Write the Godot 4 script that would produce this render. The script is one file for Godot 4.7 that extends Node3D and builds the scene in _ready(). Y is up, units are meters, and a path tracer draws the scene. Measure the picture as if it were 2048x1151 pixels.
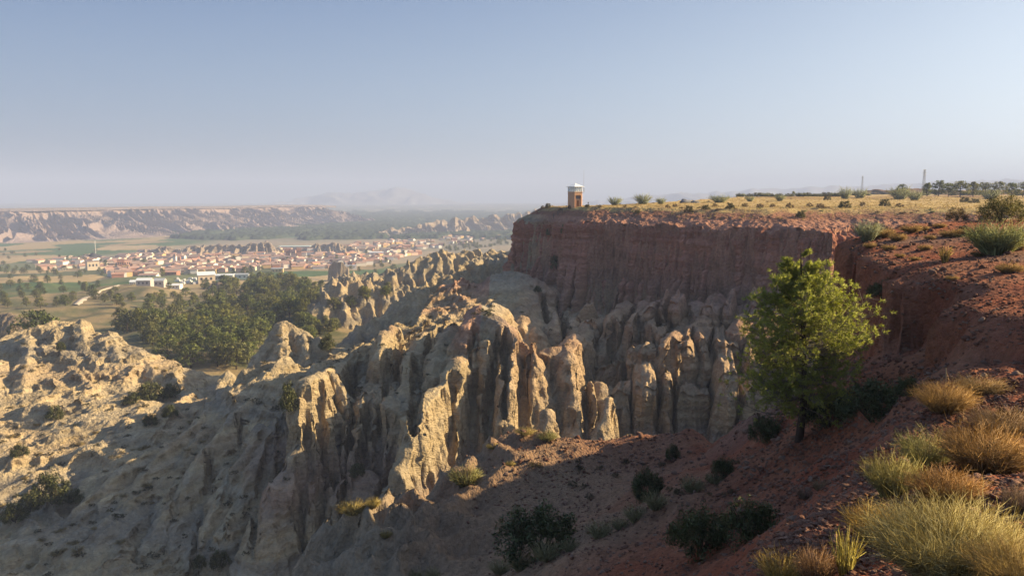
extends Node3D
# Eroded badlands: a red mesa with a hexagonal watch tower, fluted grey pillars, a valley town in haze.
# The eye is at the origin; y is height above the eye, -z is ahead, metres.

const F := 1490.0                      # focal length in pixels of the 2048 wide photograph
const TILT := 0.12515                  # downward tilt of the lens
const SUN_AZ := 80.0
const SUN_EL := 24.0

var rng := RandomNumberGenerator.new()
var used := {}
var n1 := FastNoiseLite.new()          # smooth
var n2 := FastNoiseLite.new()          # fractal
var n3 := FastNoiseLite.new()          # ridged
var n4 := FastNoiseLite.new()          # cells
var M := {}
var T0 := 0


func P(u: float, v: float, d: float) -> Vector3:
	var a := (u - 1024.0) / F
	var b := (575.5 - v) / F
	var y := b * cos(TILT) - sin(TILT)
	var zf := cos(TILT) + b * sin(TILT)
	return Vector3(a, y, -zf) * (d / zf)


func numbered(called: String) -> String:
	var k: int = used.get(called, 0)
	used[called] = k + 1
	return called if k == 0 else "%s_%03d" % [called, k]


func thing(called: String, label: String, category: String, at := Vector3.ZERO, turn := 0.0, group := "") -> Node3D:
	var o := Node3D.new()
	o.name = numbered(called)
	add_child(o)
	o.position = at
	o.rotation.y = turn
	o.set_meta("label", label)
	o.set_meta("category", category)
	if group:
		o.set_meta("group", group)
	return o


func part(parent: Node, called: String, mesh: Mesh, mat: Material, at := Vector3.ZERO) -> MeshInstance3D:
	var o := MeshInstance3D.new()
	o.name = called
	o.mesh = mesh
	o.material_override = mat
	o.position = at
	parent.add_child(o, true)
	return o


func solo(called: String, mesh: Mesh, mat: Material, label: String, category: String, at := Vector3.ZERO, turn := 0.0, group := "") -> MeshInstance3D:
	var o := MeshInstance3D.new()
	o.name = numbered(called)
	o.mesh = mesh
	o.material_override = mat
	add_child(o)
	o.position = at
	o.rotation.y = turn
	o.set_meta("label", label)
	o.set_meta("category", category)
	if group:
		o.set_meta("group", group)
	return o


func struct(called: String, mesh: Mesh, mat: Material, kind := "structure", label := "") -> MeshInstance3D:
	var o := MeshInstance3D.new()
	o.name = numbered(called)
	o.mesh = mesh
	o.material_override = mat
	add_child(o)
	o.set_meta("kind", kind)
	if label:
		o.set_meta("label", label)
		o.set_meta("category", called.replace("_", " "))
	return o


func lin(r: float, g: float, b: float) -> Color:
	return Color(r, g, b).linear_to_srgb()


# ---------------------------------------------------------------- mesh helpers
func grid_mesh(pos: PackedVector3Array, col: PackedColorArray, nu: int, nv: int, skip := PackedByteArray()) -> ArrayMesh:
	var nor := PackedVector3Array()
	nor.resize(nu * nv)
	for j in nv:
		var jm := maxi(j - 1, 0) * nu
		var jp := mini(j + 1, nv - 1) * nu
		var jr := j * nu
		for i in nu:
			var a := pos[jr + mini(i + 1, nu - 1)] - pos[jr + maxi(i - 1, 0)]
			var b := pos[jp + i] - pos[jm + i]
			var n := b.cross(a)
			nor[jr + i] = n.normalized() if n.length_squared() > 1e-12 else Vector3.UP
	var idx := PackedInt32Array()
	idx.resize((nu - 1) * (nv - 1) * 6)
	var k := 0
	var has_skip := skip.size() > 0
	for j in nv - 1:
		for i in nu - 1:
			var p := j * nu + i
			if has_skip and skip[p]:
				continue
			idx[k] = p
			idx[k + 1] = p + 1
			idx[k + 2] = p + nu
			idx[k + 3] = p + 1
			idx[k + 4] = p + nu + 1
			idx[k + 5] = p + nu
			k += 6
	idx.resize(k)
	var arr := []
	arr.resize(Mesh.ARRAY_MAX)
	arr[Mesh.ARRAY_VERTEX] = pos
	arr[Mesh.ARRAY_NORMAL] = nor
	if col.size():
		arr[Mesh.ARRAY_COLOR] = col
	arr[Mesh.ARRAY_INDEX] = idx
	var m := ArrayMesh.new()
	m.add_surface_from_arrays(Mesh.PRIMITIVE_TRIANGLES, arr)
	return m


class Soup:
	var v := PackedVector3Array()
	var n := PackedVector3Array()
	var c := PackedColorArray()

	func tri(a: Vector3, b: Vector3, d: Vector3, col: Color, nn = null) -> void:
		var q: Vector3 = nn if nn != null else (d - a).cross(b - a).normalized()
		v.append(a); v.append(b); v.append(d)
		n.append(q); n.append(q); n.append(q)
		c.append(col); c.append(col); c.append(col)

	func quad(a: Vector3, b: Vector3, d: Vector3, e: Vector3, col: Color, nn = null) -> void:
		tri(a, b, d, col, nn)
		tri(a, d, e, col, nn)

	func box(lo: Vector3, hi: Vector3, col := Color.WHITE) -> void:
		var p := []
		for k in 8:
			p.append(Vector3(hi.x if k & 1 else lo.x, hi.y if k & 2 else lo.y, hi.z if k & 4 else lo.z))
		quad(p[4], p[6], p[7], p[5], col, Vector3(0, 0, 1))
		quad(p[1], p[3], p[2], p[0], col, Vector3(0, 0, -1))
		quad(p[5], p[7], p[3], p[1], col, Vector3(1, 0, 0))
		quad(p[0], p[2], p[6], p[4], col, Vector3(-1, 0, 0))
		quad(p[6], p[2], p[3], p[7], col, Vector3(0, 1, 0))
		quad(p[0], p[4], p[5], p[1], col, Vector3(0, -1, 0))

	func tube(a: Vector3, b: Vector3, ra: float, rb: float, sides := 6, col := Color.WHITE, cap := false) -> void:
		var d := (b - a).normalized()
		var x := d.cross(Vector3.RIGHT if absf(d.x) < 0.8 else Vector3.UP).normalized()
		var y := d.cross(x)
		for k in sides:
			var t0 := TAU * k / sides
			var t1 := TAU * (k + 1) / sides
			var e0 := x * cos(t0) + y * sin(t0)
			var e1 := x * cos(t1) + y * sin(t1)
			for q in [[a + e0 * ra, e0], [b + e1 * rb, e1], [a + e1 * ra, e1], [a + e0 * ra, e0], [b + e0 * rb, e0], [b + e1 * rb, e1]]:
				v.append(q[0]); n.append(q[1]); c.append(col)
			if cap:
				tri(b, b + e1 * rb, b + e0 * rb, col, d)

	func mesh() -> ArrayMesh:
		var arr := []
		arr.resize(Mesh.ARRAY_MAX)
		arr[Mesh.ARRAY_VERTEX] = v
		arr[Mesh.ARRAY_NORMAL] = n
		arr[Mesh.ARRAY_COLOR] = c
		var m := ArrayMesh.new()
		m.add_surface_from_arrays(Mesh.PRIMITIVE_TRIANGLES, arr)
		return m


class Rbf:
	var x := PackedFloat64Array()
	var z := PackedFloat64Array()
	var w := PackedFloat64Array()
	var mean := 0.0

	func fit(pts: Array) -> void:
		var n := pts.size()
		for p in pts:
			mean += p.y / n
			x.append(p.x); z.append(p.z)
		var a := []
		for i in n:
			var row := PackedFloat64Array()
			row.resize(n + 1)
			for j in n:
				row[j] = -sqrt((x[i] - x[j]) * (x[i] - x[j]) + (z[i] - z[j]) * (z[i] - z[j]))
			row[i] += 0.02
			row[n] = pts[i].y - mean
			a.append(row)
		for k in n:
			var best := k
			for i in range(k + 1, n):
				if absf(a[i][k]) > absf(a[best][k]):
					best = i
			var tmp: PackedFloat64Array = a[k]
			a[k] = a[best]
			a[best] = tmp
			var rk: PackedFloat64Array = a[k]
			for i in range(k + 1, n):
				var ri: PackedFloat64Array = a[i]
				var f := ri[k] / rk[k]
				if f == 0.0:
					continue
				for j in range(k, n + 1):
					ri[j] -= f * rk[j]
				a[i] = ri
		w.resize(n)
		for k in range(n - 1, -1, -1):
			var row: PackedFloat64Array = a[k]
			var s := row[n]
			for j in range(k + 1, n):
				s -= row[j] * w[j]
			w[k] = s / row[k]

	func at(px: float, pz: float) -> float:
		var s := mean
		for i in w.size():
			var dx := px - x[i]
			var dz := pz - z[i]
			s -= w[i] * sqrt(dx * dx + dz * dz)
		return s


class Field:                              # a height map on a regular grid
	var x0: float
	var z0: float
	var cell: float
	var nx: int
	var nz: int
	var h := PackedFloat32Array()

	func setup(ax: float, az: float, bx: float, bz: float, c: float) -> void:
		x0 = ax; z0 = az; cell = c
		nx = int((bx - ax) / c) + 1
		nz = int((bz - az) / c) + 1
		h.resize(nx * nz)

	func at(x: float, z: float) -> float:
		var fx := clampf((x - x0) / cell, 0.0, nx - 1.001)
		var fz := clampf((z - z0) / cell, 0.0, nz - 1.001)
		var i := int(fx)
		var j := int(fz)
		var a := fx - i
		var b := fz - j
		var p := j * nx + i
		return lerpf(lerpf(h[p], h[p + 1], a), lerpf(h[p + nx], h[p + nx + 1], a), b)

	func from_rbf(r: Rbf) -> void:
		for j in nz:
			for i in nx:
				h[j * nx + i] = r.at(x0 + i * cell, z0 + j * cell)

	func holds(x: float, z: float) -> bool:
		return x > x0 + 1.0 and z > z0 + 1.0 and x < x0 + (nx - 2) * cell and z < z0 + (nz - 2) * cell


func sstep(a: float, b: float, x: float) -> float:
	return smoothstep(a, b, x)


func ridged(x: float, z: float) -> float:        # 0..1, sharp crests
	return 1.0 - absf(n1.get_noise_2d(x, z)) * 2.0


# ---------------------------------------------------------------- materials
func noise_tex(freq: float, octaves: int, lo: Color, hi: Color, size := 512, type := FastNoiseLite.TYPE_SIMPLEX_SMOOTH, sd := 1, mid := -1.0) -> NoiseTexture2D:
	var n := FastNoiseLite.new()
	n.seed = sd
	n.noise_type = type
	n.frequency = freq
	n.fractal_octaves = octaves
	n.fractal_gain = 0.6
	var t := NoiseTexture2D.new()
	t.width = size
	t.height = size
	t.seamless = true
	t.noise = n
	var g := Gradient.new()
	g.set_color(0, lo)
	g.set_color(1, hi)
	if mid >= 0.0:
		g.set_offset(0, 0.5 - mid)
		g.set_offset(1, 0.5 + mid)
	t.color_ramp = g
	return t


func rock_mat(called: String, tile: Vector3, relief_cm: float, fine_tile: Vector3, sd: int, low := 0.62, fine_low := 0.7, fq := 0.02) -> StandardMaterial3D:
	var m := StandardMaterial3D.new()
	m.resource_name = called
	m.vertex_color_use_as_albedo = true
	m.roughness = 0.95
	m.metallic_specular = 0.15
	m.uv1_triplanar = true
	m.uv1_world_triplanar = true
	m.uv1_scale = tile
	m.uv1_triplanar_sharpness = 4.0
	m.albedo_texture = noise_tex(fq, 6, lin(low, low, low), lin(1, 1, 1), 1024, FastNoiseLite.TYPE_SIMPLEX_SMOOTH, sd, 0.42)
	m.heightmap_enabled = true
	m.heightmap_scale = relief_cm
	m.heightmap_texture = noise_tex(fq * 1.2, 6, Color.BLACK, Color.WHITE, 1024, FastNoiseLite.TYPE_SIMPLEX_SMOOTH, sd + 7)
	m.detail_enabled = true
	m.detail_blend_mode = BaseMaterial3D.BLEND_MODE_MUL
	m.detail_uv_layer = BaseMaterial3D.DETAIL_UV_2
	m.uv2_triplanar = true
	m.uv2_world_triplanar = true
	m.uv2_scale = fine_tile
	m.detail_albedo = noise_tex(0.03, 5, lin(fine_low, fine_low * 0.97, fine_low * 0.94), lin(1, 1, 1), 1024, FastNoiseLite.TYPE_SIMPLEX_SMOOTH, sd + 13, 0.4)
	return m


func plain_mat(called: String, c: Color, rough := 0.85, spec := 0.3) -> StandardMaterial3D:
	var m := StandardMaterial3D.new()
	m.resource_name = called
	m.albedo_color = c
	m.roughness = rough
	m.metallic_specular = spec
	return m


func leaf_mat(called: String, back: Color, c := Color.WHITE) -> StandardMaterial3D:
	var m := StandardMaterial3D.new()
	m.resource_name = called
	m.vertex_color_use_as_albedo = true
	m.albedo_color = c
	m.roughness = 0.7
	m.metallic_specular = 0.25
	m.backlight_enabled = true
	m.backlight = back
	m.cull_mode = BaseMaterial3D.CULL_DISABLED
	return m


func make_materials() -> void:
	M.cliff = rock_mat("cliff rock", Vector3(0.08, 0.11, 0.08), 50.0, Vector3(0.015, 0.18, 0.015), 11, 0.72, 0.68, 0.010)
	M.badland = rock_mat("badland clay", Vector3(0.085, 0.10, 0.085), 48.0, Vector3(0.014, 0.19, 0.014), 23, 0.66, 0.64, 0.010)
	M.soil = rock_mat("red soil", Vector3(0.22, 0.22, 0.22), 16.0, Vector3(0.7, 0.7, 0.7), 37, 0.6, 0.6, 0.012)
	M.far_rock = rock_mat("far clay hills", Vector3(0.006, 0.012, 0.006), 260.0, Vector3(0.03, 0.05, 0.03), 51, 0.75, 0.78)
	M.field = rock_mat("valley soil", Vector3(0.02, 0.02, 0.04), 15.0, Vector3(0.06, 0.06, 0.12), 67, 0.75, 0.72)
	M.plateau = rock_mat("dry plateau", Vector3(0.03, 0.03, 0.03), 20.0, Vector3(0.3, 0.3, 0.3), 83, 0.72, 0.72)
	M.mountain = rock_mat("mountain rock", Vector3(0.001, 0.001, 0.001), 100.0, Vector3(0.004, 0.004, 0.004), 91, 0.7, 0.8)
	M.pine = leaf_mat("pine needles", lin(0.8, 0.85, 0.2))
	M.bush = leaf_mat("bush leaves", lin(0.3, 0.32, 0.1))
	M.stem = leaf_mat("dry stems", lin(0.35, 0.3, 0.15))
	M.bark = plain_mat("pine bark", lin(0.06, 0.045, 0.035), 0.95, 0.1)
	M.bark.heightmap_enabled = true
	M.bark.heightmap_scale = 2.0
	M.bark.heightmap_texture = noise_tex(0.06, 4, Color.BLACK, Color.WHITE, 256, FastNoiseLite.TYPE_SIMPLEX_SMOOTH, 5)
	M.bark.uv1_triplanar = true
	M.bark.uv1_scale = Vector3(3, 1, 3)
	M.grey_stone = plain_mat("grey rock", lin(0.17, 0.165, 0.165), 0.95, 0.1)
	M.stone = rock_mat("loose stones", Vector3(2, 2, 2), 1.0, Vector3(7, 7, 7), 101, 0.6, 0.7)


# ---------------------------------------------------------------- sky, sun, lens
func sun_dir() -> Vector3:
	var a := deg_to_rad(SUN_AZ)
	var e := deg_to_rad(SUN_EL)
	return Vector3(sin(a) * cos(e), sin(e), -cos(a) * cos(e))


func make_sky() -> void:
	var w := 512
	var h := 256
	var img := Image.create(w, h, false, Image.FORMAT_RGBF)
	var s := sun_dir()
	for j in h:
		var el := PI * (0.5 - (j + 0.5) / h)
		for i in w:
			var az := TAU * (i + 0.5) / w
			var dir := Vector3(sin(az) * cos(el), sin(el), -cos(az) * cos(el))
			var up := maxf(sin(el), 0.0)
			var t := 1.0 - exp(-up * 5.2)
			var c := Vector3(0.17, 0.195, 0.235).lerp(Vector3(0.065, 0.185, 0.44), t)
			var mid := exp(-pow((up - 0.12) / 0.12, 2.0))
			c += Vector3(0.075, 0.10, 0.11) * mid
			var ca := dir.dot(s)
			var ang := acos(clampf(ca, -1.0, 1.0))
			c += Vector3(1.6, 1.6, 1.5) * exp(-ang / 0.42) + Vector3(2.6, 2.75, 2.5) * exp(-ang / 0.6 - up / 0.2)
			c /= 2.28
			img.set_pixel(i, j, Color(c.x, c.y, c.z))
	var mat := PanoramaSkyMaterial.new()
	mat.panorama = ImageTexture.create_from_image(img)
	var sky := Sky.new()
	sky.sky_material = mat
	var e := Environment.new()
	e.background_mode = Environment.BG_SKY
	e.sky = sky
	e.tonemap_mode = Environment.TONE_MAPPER_LINEAR
	e.tonemap_exposure = 2.35
	e.fog_enabled = true
	e.fog_density = 0.00023
	e.fog_light_color = Color(0.67, 0.715, 0.83)
	e.sdfgi_enabled = true
	e.ssao_enabled = true
	e.ssil_enabled = true
	var we := WorldEnvironment.new()
	we.name = "world_environment"
	we.environment = e
	add_child(we)


func make_camera() -> void:
	var cam := Camera3D.new()
	cam.name = "camera"
	cam.fov = rad_to_deg(2.0 * atan(575.5 / F))
	cam.near = 0.1
	cam.far = 60000.0
	cam.rotation.x = -TILT
	add_child(cam)
	cam.current = true


func make_sun() -> void:
	var l := DirectionalLight3D.new()
	l.name = "sun"
	l.light_energy = 1.6
	l.light_color = Color(1.0, 0.90, 0.71)
	l.light_angular_distance = 0.5
	l.shadow_enabled = true
	add_child(l)
	l.look_at_from_position(Vector3.ZERO, -sun_dir(), Vector3.UP)


# ---------------------------------------------------------------- the lie of the land
const RIM := [[32, -47], [48, -57], [80, -76], [100, -104], [101, -138], [102, -165], [80, -174], [71, -167], [64.5, -151], [55, -164], [45, -177], [29.6, -195], [16.6, -205], [9.6, -216], [1.7, -226], [4, -238], [26, -256]]
const BACK := [[1.7, -226], [4, -238], [26, -256], [56, -300], [137, -430], [317, -700], [507, -1000], [1000, -1700], [2200, -3000]]

var mid := Field.new()
var near := Field.new()
var gorge := Field.new()
var rim_pts := PackedVector2Array()


func plateau_y(x: float, z: float) -> float:
	var d := -z
	var y := -3.7 + 0.25 * n1.get_noise_2d(x * 1.4, z * 1.4) + 0.25 * n2.get_noise_2d(x * 6.0, z * 6.0)
	y += 2.6 * sstep(230.0, 480.0, d) + 7.0 * sstep(500.0, 1150.0, d)
	y += 1.9 * sstep(120.0, 40.0, d) * sstep(20.0, 45.0, x)
	return y


func valley_y(x: float, z: float) -> float:
	var d := -z
	var y := 0.0
	var k := [[150, -64], [260, -65.5], [340, -67], [520, -74], [800, -92], [1000, -102], [1500, -113], [1860, -115], [40000, -115]]
	for i in k.size() - 1:
		if d <= k[i + 1][0]:
			y = lerpf(k[i][1], k[i + 1][1], clampf((d - k[i][0]) / float(k[i + 1][0] - k[i][0]), 0.0, 1.0))
			break
	return y


func valley_h(x: float, z: float) -> float:
	var d := -z
	var y := valley_y(x, z)
	y += 2.0 * n2.get_noise_2d(x * 0.8, z * 0.8) * sstep(1000.0, 500.0, d) + 0.5 * n1.get_noise_2d(x * 2.0, z * 2.0)
	return y + 7.0 * maxf(0.0, n1.get_noise_2d(x * 0.5 + 30.0, z * 0.5) - 0.1) * sstep(1050.0, 700.0, d)


func depth_of(v: float) -> float:                 # where the line of sight at row v meets the valley floor
	var d := 200.0
	while d < 20000.0:
		if valley_y(0, -d) >= P(1024, v, d).y:
			return d
		d *= 1.004
	return d


func on_valley(u: float, v: float) -> Vector3:
	var d := depth_of(v)
	var p := P(u, v, d)
	p.y = valley_h(p.x, p.z)
	return p


func rim_distance(x: float, z: float) -> float:   # positive on the plateau
	var best := 1e9
	var q := Vector2(x, z)
	var side := 1.0
	for i in rim_pts.size() - 1:
		var a := rim_pts[i]
		var b := rim_pts[i + 1]
		var ab := b - a
		var t := clampf((q - a).dot(ab) / ab.length_squared(), 0.0, 1.0)
		var e := q - (a + ab * t)
		var d := e.length_squared()
		if d < best - 1e-6:
			best = d
	return sqrt(best)


var rim_poly := PackedVector2Array()


func gorge_controls() -> Array:
	var a := []
	for p in [
		# slope under the left facet and the ridge that runs down from it
		[1000, 545, 216], [1080, 562, 208], [1120, 608, 196], [950, 556, 212], [900, 585, 200], [868, 592, 190], [1000, 640, 172], [1060, 650, 168], [940, 620, 175], [1100, 650, 172],
		[800, 640, 176], [742, 680, 166], [700, 702, 160], [640, 722, 156], [860, 650, 158], [760, 700, 152],
		# slot floors in front of the red wall and below the pillars
		[1200, 750, 166], [1280, 775, 162], [1360, 785, 156], [1440, 785, 152], [1520, 780, 148], [1600, 740, 148],
		[1180, 905, 142], [1260, 915, 140], [1340, 920, 138], [1420, 920, 134], [1500, 910, 132],
		[1050, 890, 138], [960, 900, 136], [1062, 800, 150], [890, 890, 134], [830, 890, 136], [710, 930, 132], [640, 960, 128],
		[1180, 945, 122], [1300, 940, 122], [1400, 930, 122], [1490, 915, 120], [1050, 950, 120], [920, 965, 116], [800, 1020, 112], [700, 1080, 112], [610, 1095, 112],
		# shaded flank to the left
		[560, 800, 146], [450, 850, 142], [520, 900, 130], [400, 1000, 122], [300, 1100, 113], [480, 1040, 116], [230, 1151, 107], [400, 1151, 106], [540, 1130, 108], [560, 725, 160], [500, 775, 153],
		# the sunny hills on the left
		[420, 835, 147], [380, 868, 141], [330, 905, 137], [250, 830, 160], [150, 850, 160], [30, 900, 150], [100, 1000, 131], [0, 1050, 122], [60, 1151, 108], [180, 1090, 113], [-60, 900, 148],
		[130, 634, 216], [0, 690, 206], [230, 672, 212], [320, 735, 202], [200, 740, 196], [60, 765, 186], [350, 795, 186], [430, 800, 168], [-80, 700, 200], [270, 700, 207], [300, 800, 172],
	]:
		a.append(P(p[0], p[1], p[2]))
	# behind the crests and in the ravine in front
	for p in [[-80, -66, -250], [-110, -64, -240], [-40, -64, -225], [-60, -64, -215], [-20, -58, -235], [-5, -52, -238], [-45, -60, -200], [-35, -52, -190], [-24, -52, -215],
		[40, -45, -95], [10, -50, -90], [-20, -56, -88], [-45, -64, -85], [-80, -66, -85], [-110, -62, -90], [40, -42, -60], [0, -52, -60], [-50, -66, -60], [-110, -66, -60], [-150, -60, -150], [-150, -55, -200], [-150, -62, -100], [60, -40, -110], [72, -40, -140], [80, -37, -156], [92, -34, -146], [88, -36, -120], [112, -12, -100], [62, -42, -100]]:
		a.append(Vector3(p[0], p[1], p[2]))
	return a


# crest lines of the fins and pillars: points u, v, depth; half width; steepness of the flanks
func fins() -> Array:
	var f := []
	# right cluster below the red wall
	for k in [
		[[[1250, 606, 172], [1224, 636, 158], [1206, 700, 150]], 1.5, 4.0],
		[[[1290, 600, 170], [1266, 644, 152], [1262, 706, 147]], 1.5, 4.5],
		[[[1330, 600, 168], [1302, 650, 150], [1284, 672, 146]], 1.1, 4.5],
		[[[1335, 640, 158], [1312, 660, 147], [1306, 690, 143]], 1.0, 5.0],
		[[[1380, 620, 162], [1346, 670, 144], [1330, 690, 139], [1324, 770, 134]], 1.4, 3.2],
		[[[1400, 620, 160], [1386, 660, 145], [1372, 742, 139]], 1.4, 5.0],
		[[[1392, 598, 163], [1410, 630, 150], [1420, 664, 146], [1415, 712, 143]], 1.5, 5.0],
		[[[1440, 590, 162], [1436, 612, 152], [1428, 640, 149]], 1.6, 4.0],
		[[[1500, 600, 156], [1474, 652, 144], [1462, 690, 141]], 1.9, 4.5],
		[[[1560, 600, 154], [1530, 660, 142], [1516, 720, 138]], 2.0, 4.5],
		[[[1600, 610, 152], [1590, 680, 140], [1580, 740, 136]], 2.0, 4.5],
		[[[1180, 640, 166], [1160, 690, 148], [1166, 752, 136]], 1.6, 4.0],
		[[[1150, 668, 150], [1128, 684, 136], [1104, 690, 132]], 1.7, 3.6],
		[[[1128, 684, 136], [1140, 720, 130], [1150, 800, 125], [1164, 874, 121]], 1.5, 2.6],
		[[[1168, 756, 131], [1166, 772, 127]], 1.5, 6.0],
		[[[1200, 757, 134], [1198, 790, 129]], 1.3, 5.0],
		[[[1262, 758, 138], [1258, 800, 131]], 2.2, 3.5],
		[[[1218, 800, 124], [1202, 850, 120]], 0.7, 1.9],
		[[[1094, 826, 119], [1106, 872, 117]], 0.6, 2.0],
		[[[1372, 742, 139], [1370, 860, 127]], 1.6, 4.5],
		[[[1420, 712, 142], [1410, 850, 128]], 1.6, 5.0],
		[[[1470, 740, 138], [1460, 850, 127]], 2.0, 5.0],
		# rounded grey domes at the foot of the left facet
		[[[1060, 628, 174], [1070, 660, 160]], 2.6, 1.6], [[[1110, 618, 178], [1108, 650, 164]], 2.6, 1.8], [[[1150, 630, 176], [1148, 655, 162]], 2.4, 1.8], [[[1185, 625, 178], [1186, 655, 165]], 2.4, 2.0], [[[1040, 610, 178], [1046, 650, 160]], 2.0, 2.0],
		# middle cluster
		[[[1000, 606, 160], [960, 612, 142], [940, 640, 136]], 2.6, 1.7], [[[960, 612, 142], [1010, 640, 134], [1040, 672, 130]], 2.2, 1.9],
		[[[940, 640, 136], [932, 676, 128]], 1.6, 4.5], [[[978, 680, 130], [972, 730, 124]], 1.6, 6.0], [[[1020, 676, 130], [1012, 760, 122], [1004, 830, 118]], 1.9, 5.0], [[[1042, 676, 130], [1038, 760, 124]], 1.5, 6.0], [[[1050, 800, 128], [1030, 860, 120]], 1.8, 2.2],
		[[[930, 690, 132], [912, 716, 125], [888, 760, 119], [850, 790, 114], [822, 846, 109], [800, 920, 105], [778, 968, 103]], 1.3, 3.4],
		[[[940, 760, 124], [930, 820, 119]], 1.6, 6.0], [[[966, 740, 125], [958, 850, 118]], 1.5, 6.0],
		[[[905, 640, 150], [880, 690, 138], [862, 740, 131]], 1.8, 2.6], [[[850, 660, 152], [820, 700, 139], [800, 760, 132]], 2.0, 2.8], [[[790, 648, 160], [768, 664, 146], [758, 710, 137]], 1.5, 2.8],
		# left cluster of columns
		[[[690, 720, 150], [640, 746, 130], [612, 752, 122], [600, 800, 117]], 1.5, 4.2],
		[[[600, 800, 117], [590, 900, 113]], 1.7, 5.0], [[[668, 800, 128], [655, 850, 120], [650, 900, 117]], 1.4, 6.0], [[[700, 770, 132], [690, 830, 122], [684, 880, 118]], 1.7, 6.0], [[[740, 740, 140], [730, 800, 126], [716, 880, 118]], 1.9, 5.0], [[[790, 760, 134], [776, 800, 124], [766, 880, 116]], 1.7, 5.5], [[[820, 730, 138], [808, 800, 124], [800, 850, 118]], 1.7, 5.0],
		[[[640, 925, 116], [630, 960, 113]], 1.3, 5.0], [[[690, 940, 116], [672, 990, 112]], 1.5, 4.5], [[[730, 940, 116], [715, 990, 111]], 1.7, 4.0],
		[[[600, 900, 116], [560, 960, 112], [540, 1020, 109]], 2.2, 1.6],
		# lit knob and small crests near the pine wood
		[[[690, 700, 176], [640, 680, 184], [606, 660, 190], [562, 640, 192], [520, 700, 186], [498, 730, 182]], 1.8, 1.3], [[[562, 640, 192], [566, 690, 182]], 1.6, 1.6], [[[606, 660, 190], [612, 700, 180]], 1.6, 1.6],
		[[[560, 716, 162], [520, 722, 160], [490, 740, 158]], 1.6, 1.8], [[[455, 745, 166], [440, 765, 162]], 1.5, 1.6],
		# low crests running down the open flank to the lower left
		[[[570, 705, 160], [480, 815, 143], [390, 930, 128], [310, 1050, 116]], 0.5, 0.95], [[[640, 720, 153], [560, 830, 137], [505, 935, 123], [445, 1050, 112]], 0.5, 1.0], [[[420, 812, 149], [335, 890, 136], [255, 975, 126], [185, 1065, 115]], 0.5, 0.95], [[[330, 885, 139], [255, 925, 132], [150, 1020, 122]], 0.5, 1.0], [[[520, 850, 135], [455, 960, 122], [400, 1080, 111]], 0.4, 1.1], [[[600, 900, 124], [555, 990, 114], [520, 1080, 107]], 0.5, 1.1], [[[470, 780, 153], [420, 850, 143], [370, 900, 136]], 0.5, 1.0],
		# crags on the lit hill
		[[[160, 640, 214], [170, 690, 204], [165, 740, 196]], 3.0, 2.6], [[[215, 660, 212], [230, 700, 203], [250, 745, 195]], 2.5, 2.2], [[[60, 670, 210], [50, 740, 192], [40, 800, 178]], 2.5, 1.4], [[[280, 700, 206], [310, 750, 197]], 2.4, 2.0],
		[[[0, 720, 198], [-20, 800, 178]], 2.4, 1.6], [[[120, 790, 182], [110, 850, 165], [100, 905, 152]], 2.2, 1.8], [[[200, 830, 170], [190, 890, 152], [170, 935, 144]], 2.2, 1.7], [[[280, 845, 160], [270, 900, 146]], 2.0, 1.9], [[[60, 900, 152], [40, 960, 138], [20, 1010, 130]], 2.0, 1.5], [[[200, 990, 134], [160, 1060, 122], [110, 1110, 114]], 1.8, 1.5], [[[60, 1030, 126], [20, 1100, 114]], 1.8, 1.6],
	]:
		f.append(k)
	return f


func stamp(fl: Field, f: Array, sd: float) -> void:
	var pts: Array = f[0]
	var w: float = f[1]
	var slope: float = f[2]
	for i in pts.size() - 1:
		var a := P(pts[i][0], pts[i][1], pts[i][2])
		var b := P(pts[i + 1][0], pts[i + 1][1], pts[i + 1][2])
		var reach := w + 24.0 / slope
		var ilo := maxi(0, int((minf(a.x, b.x) - reach - fl.x0) / fl.cell))
		var ihi := mini(fl.nx - 1, int((maxf(a.x, b.x) + reach - fl.x0) / fl.cell))
		var jlo := maxi(0, int((minf(a.z, b.z) - reach - fl.z0) / fl.cell))
		var jhi := mini(fl.nz - 1, int((maxf(a.z, b.z) + reach - fl.z0) / fl.cell))
		var ab := Vector2(b.x - a.x, b.z - a.z)
		var l2 := maxf(ab.length_squared(), 0.01)
		for j in range(jlo, jhi + 1):
			var z := fl.z0 + j * fl.cell
			for k in range(ilo, ihi + 1):
				var x := fl.x0 + k * fl.cell
				var q := Vector2(x - a.x, z - a.z)
				var t := clampf(q.dot(ab) / l2, 0.0, 1.0)
				var r := (q - ab * t).length()
				r += 0.5 * n1.get_noise_2d(x * 7.0 + sd * 31.0, z * 7.0) + 0.3 * n1.get_noise_2d(x * 22.0, z * 22.0)
				var ww := w * (1.25 if slope > 3.0 else 0.85)
				var h := lerpf(a.y, b.y, t) + 0.9 * n1.get_noise_2d(x * 5.0, z * 5.0 + sd * 17.0)
				h -= 0.55 * maxf(0.0, minf(r, ww)) + slope * 1.25 * maxf(0.0, r - ww)
				var p := j * fl.nx + k
				if h > fl.h[p]:
					fl.h[p] = h


func crag(y: float, per: float, phase: float) -> float:      # steps: a steep riser, then a shelf that slopes
	var q := (y + phase) / per
	var f := q - floorf(q)
	return (floorf(q) + sstep(0.0, 0.4, f) * 0.75 + f * 0.25) * per - phase


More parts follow.
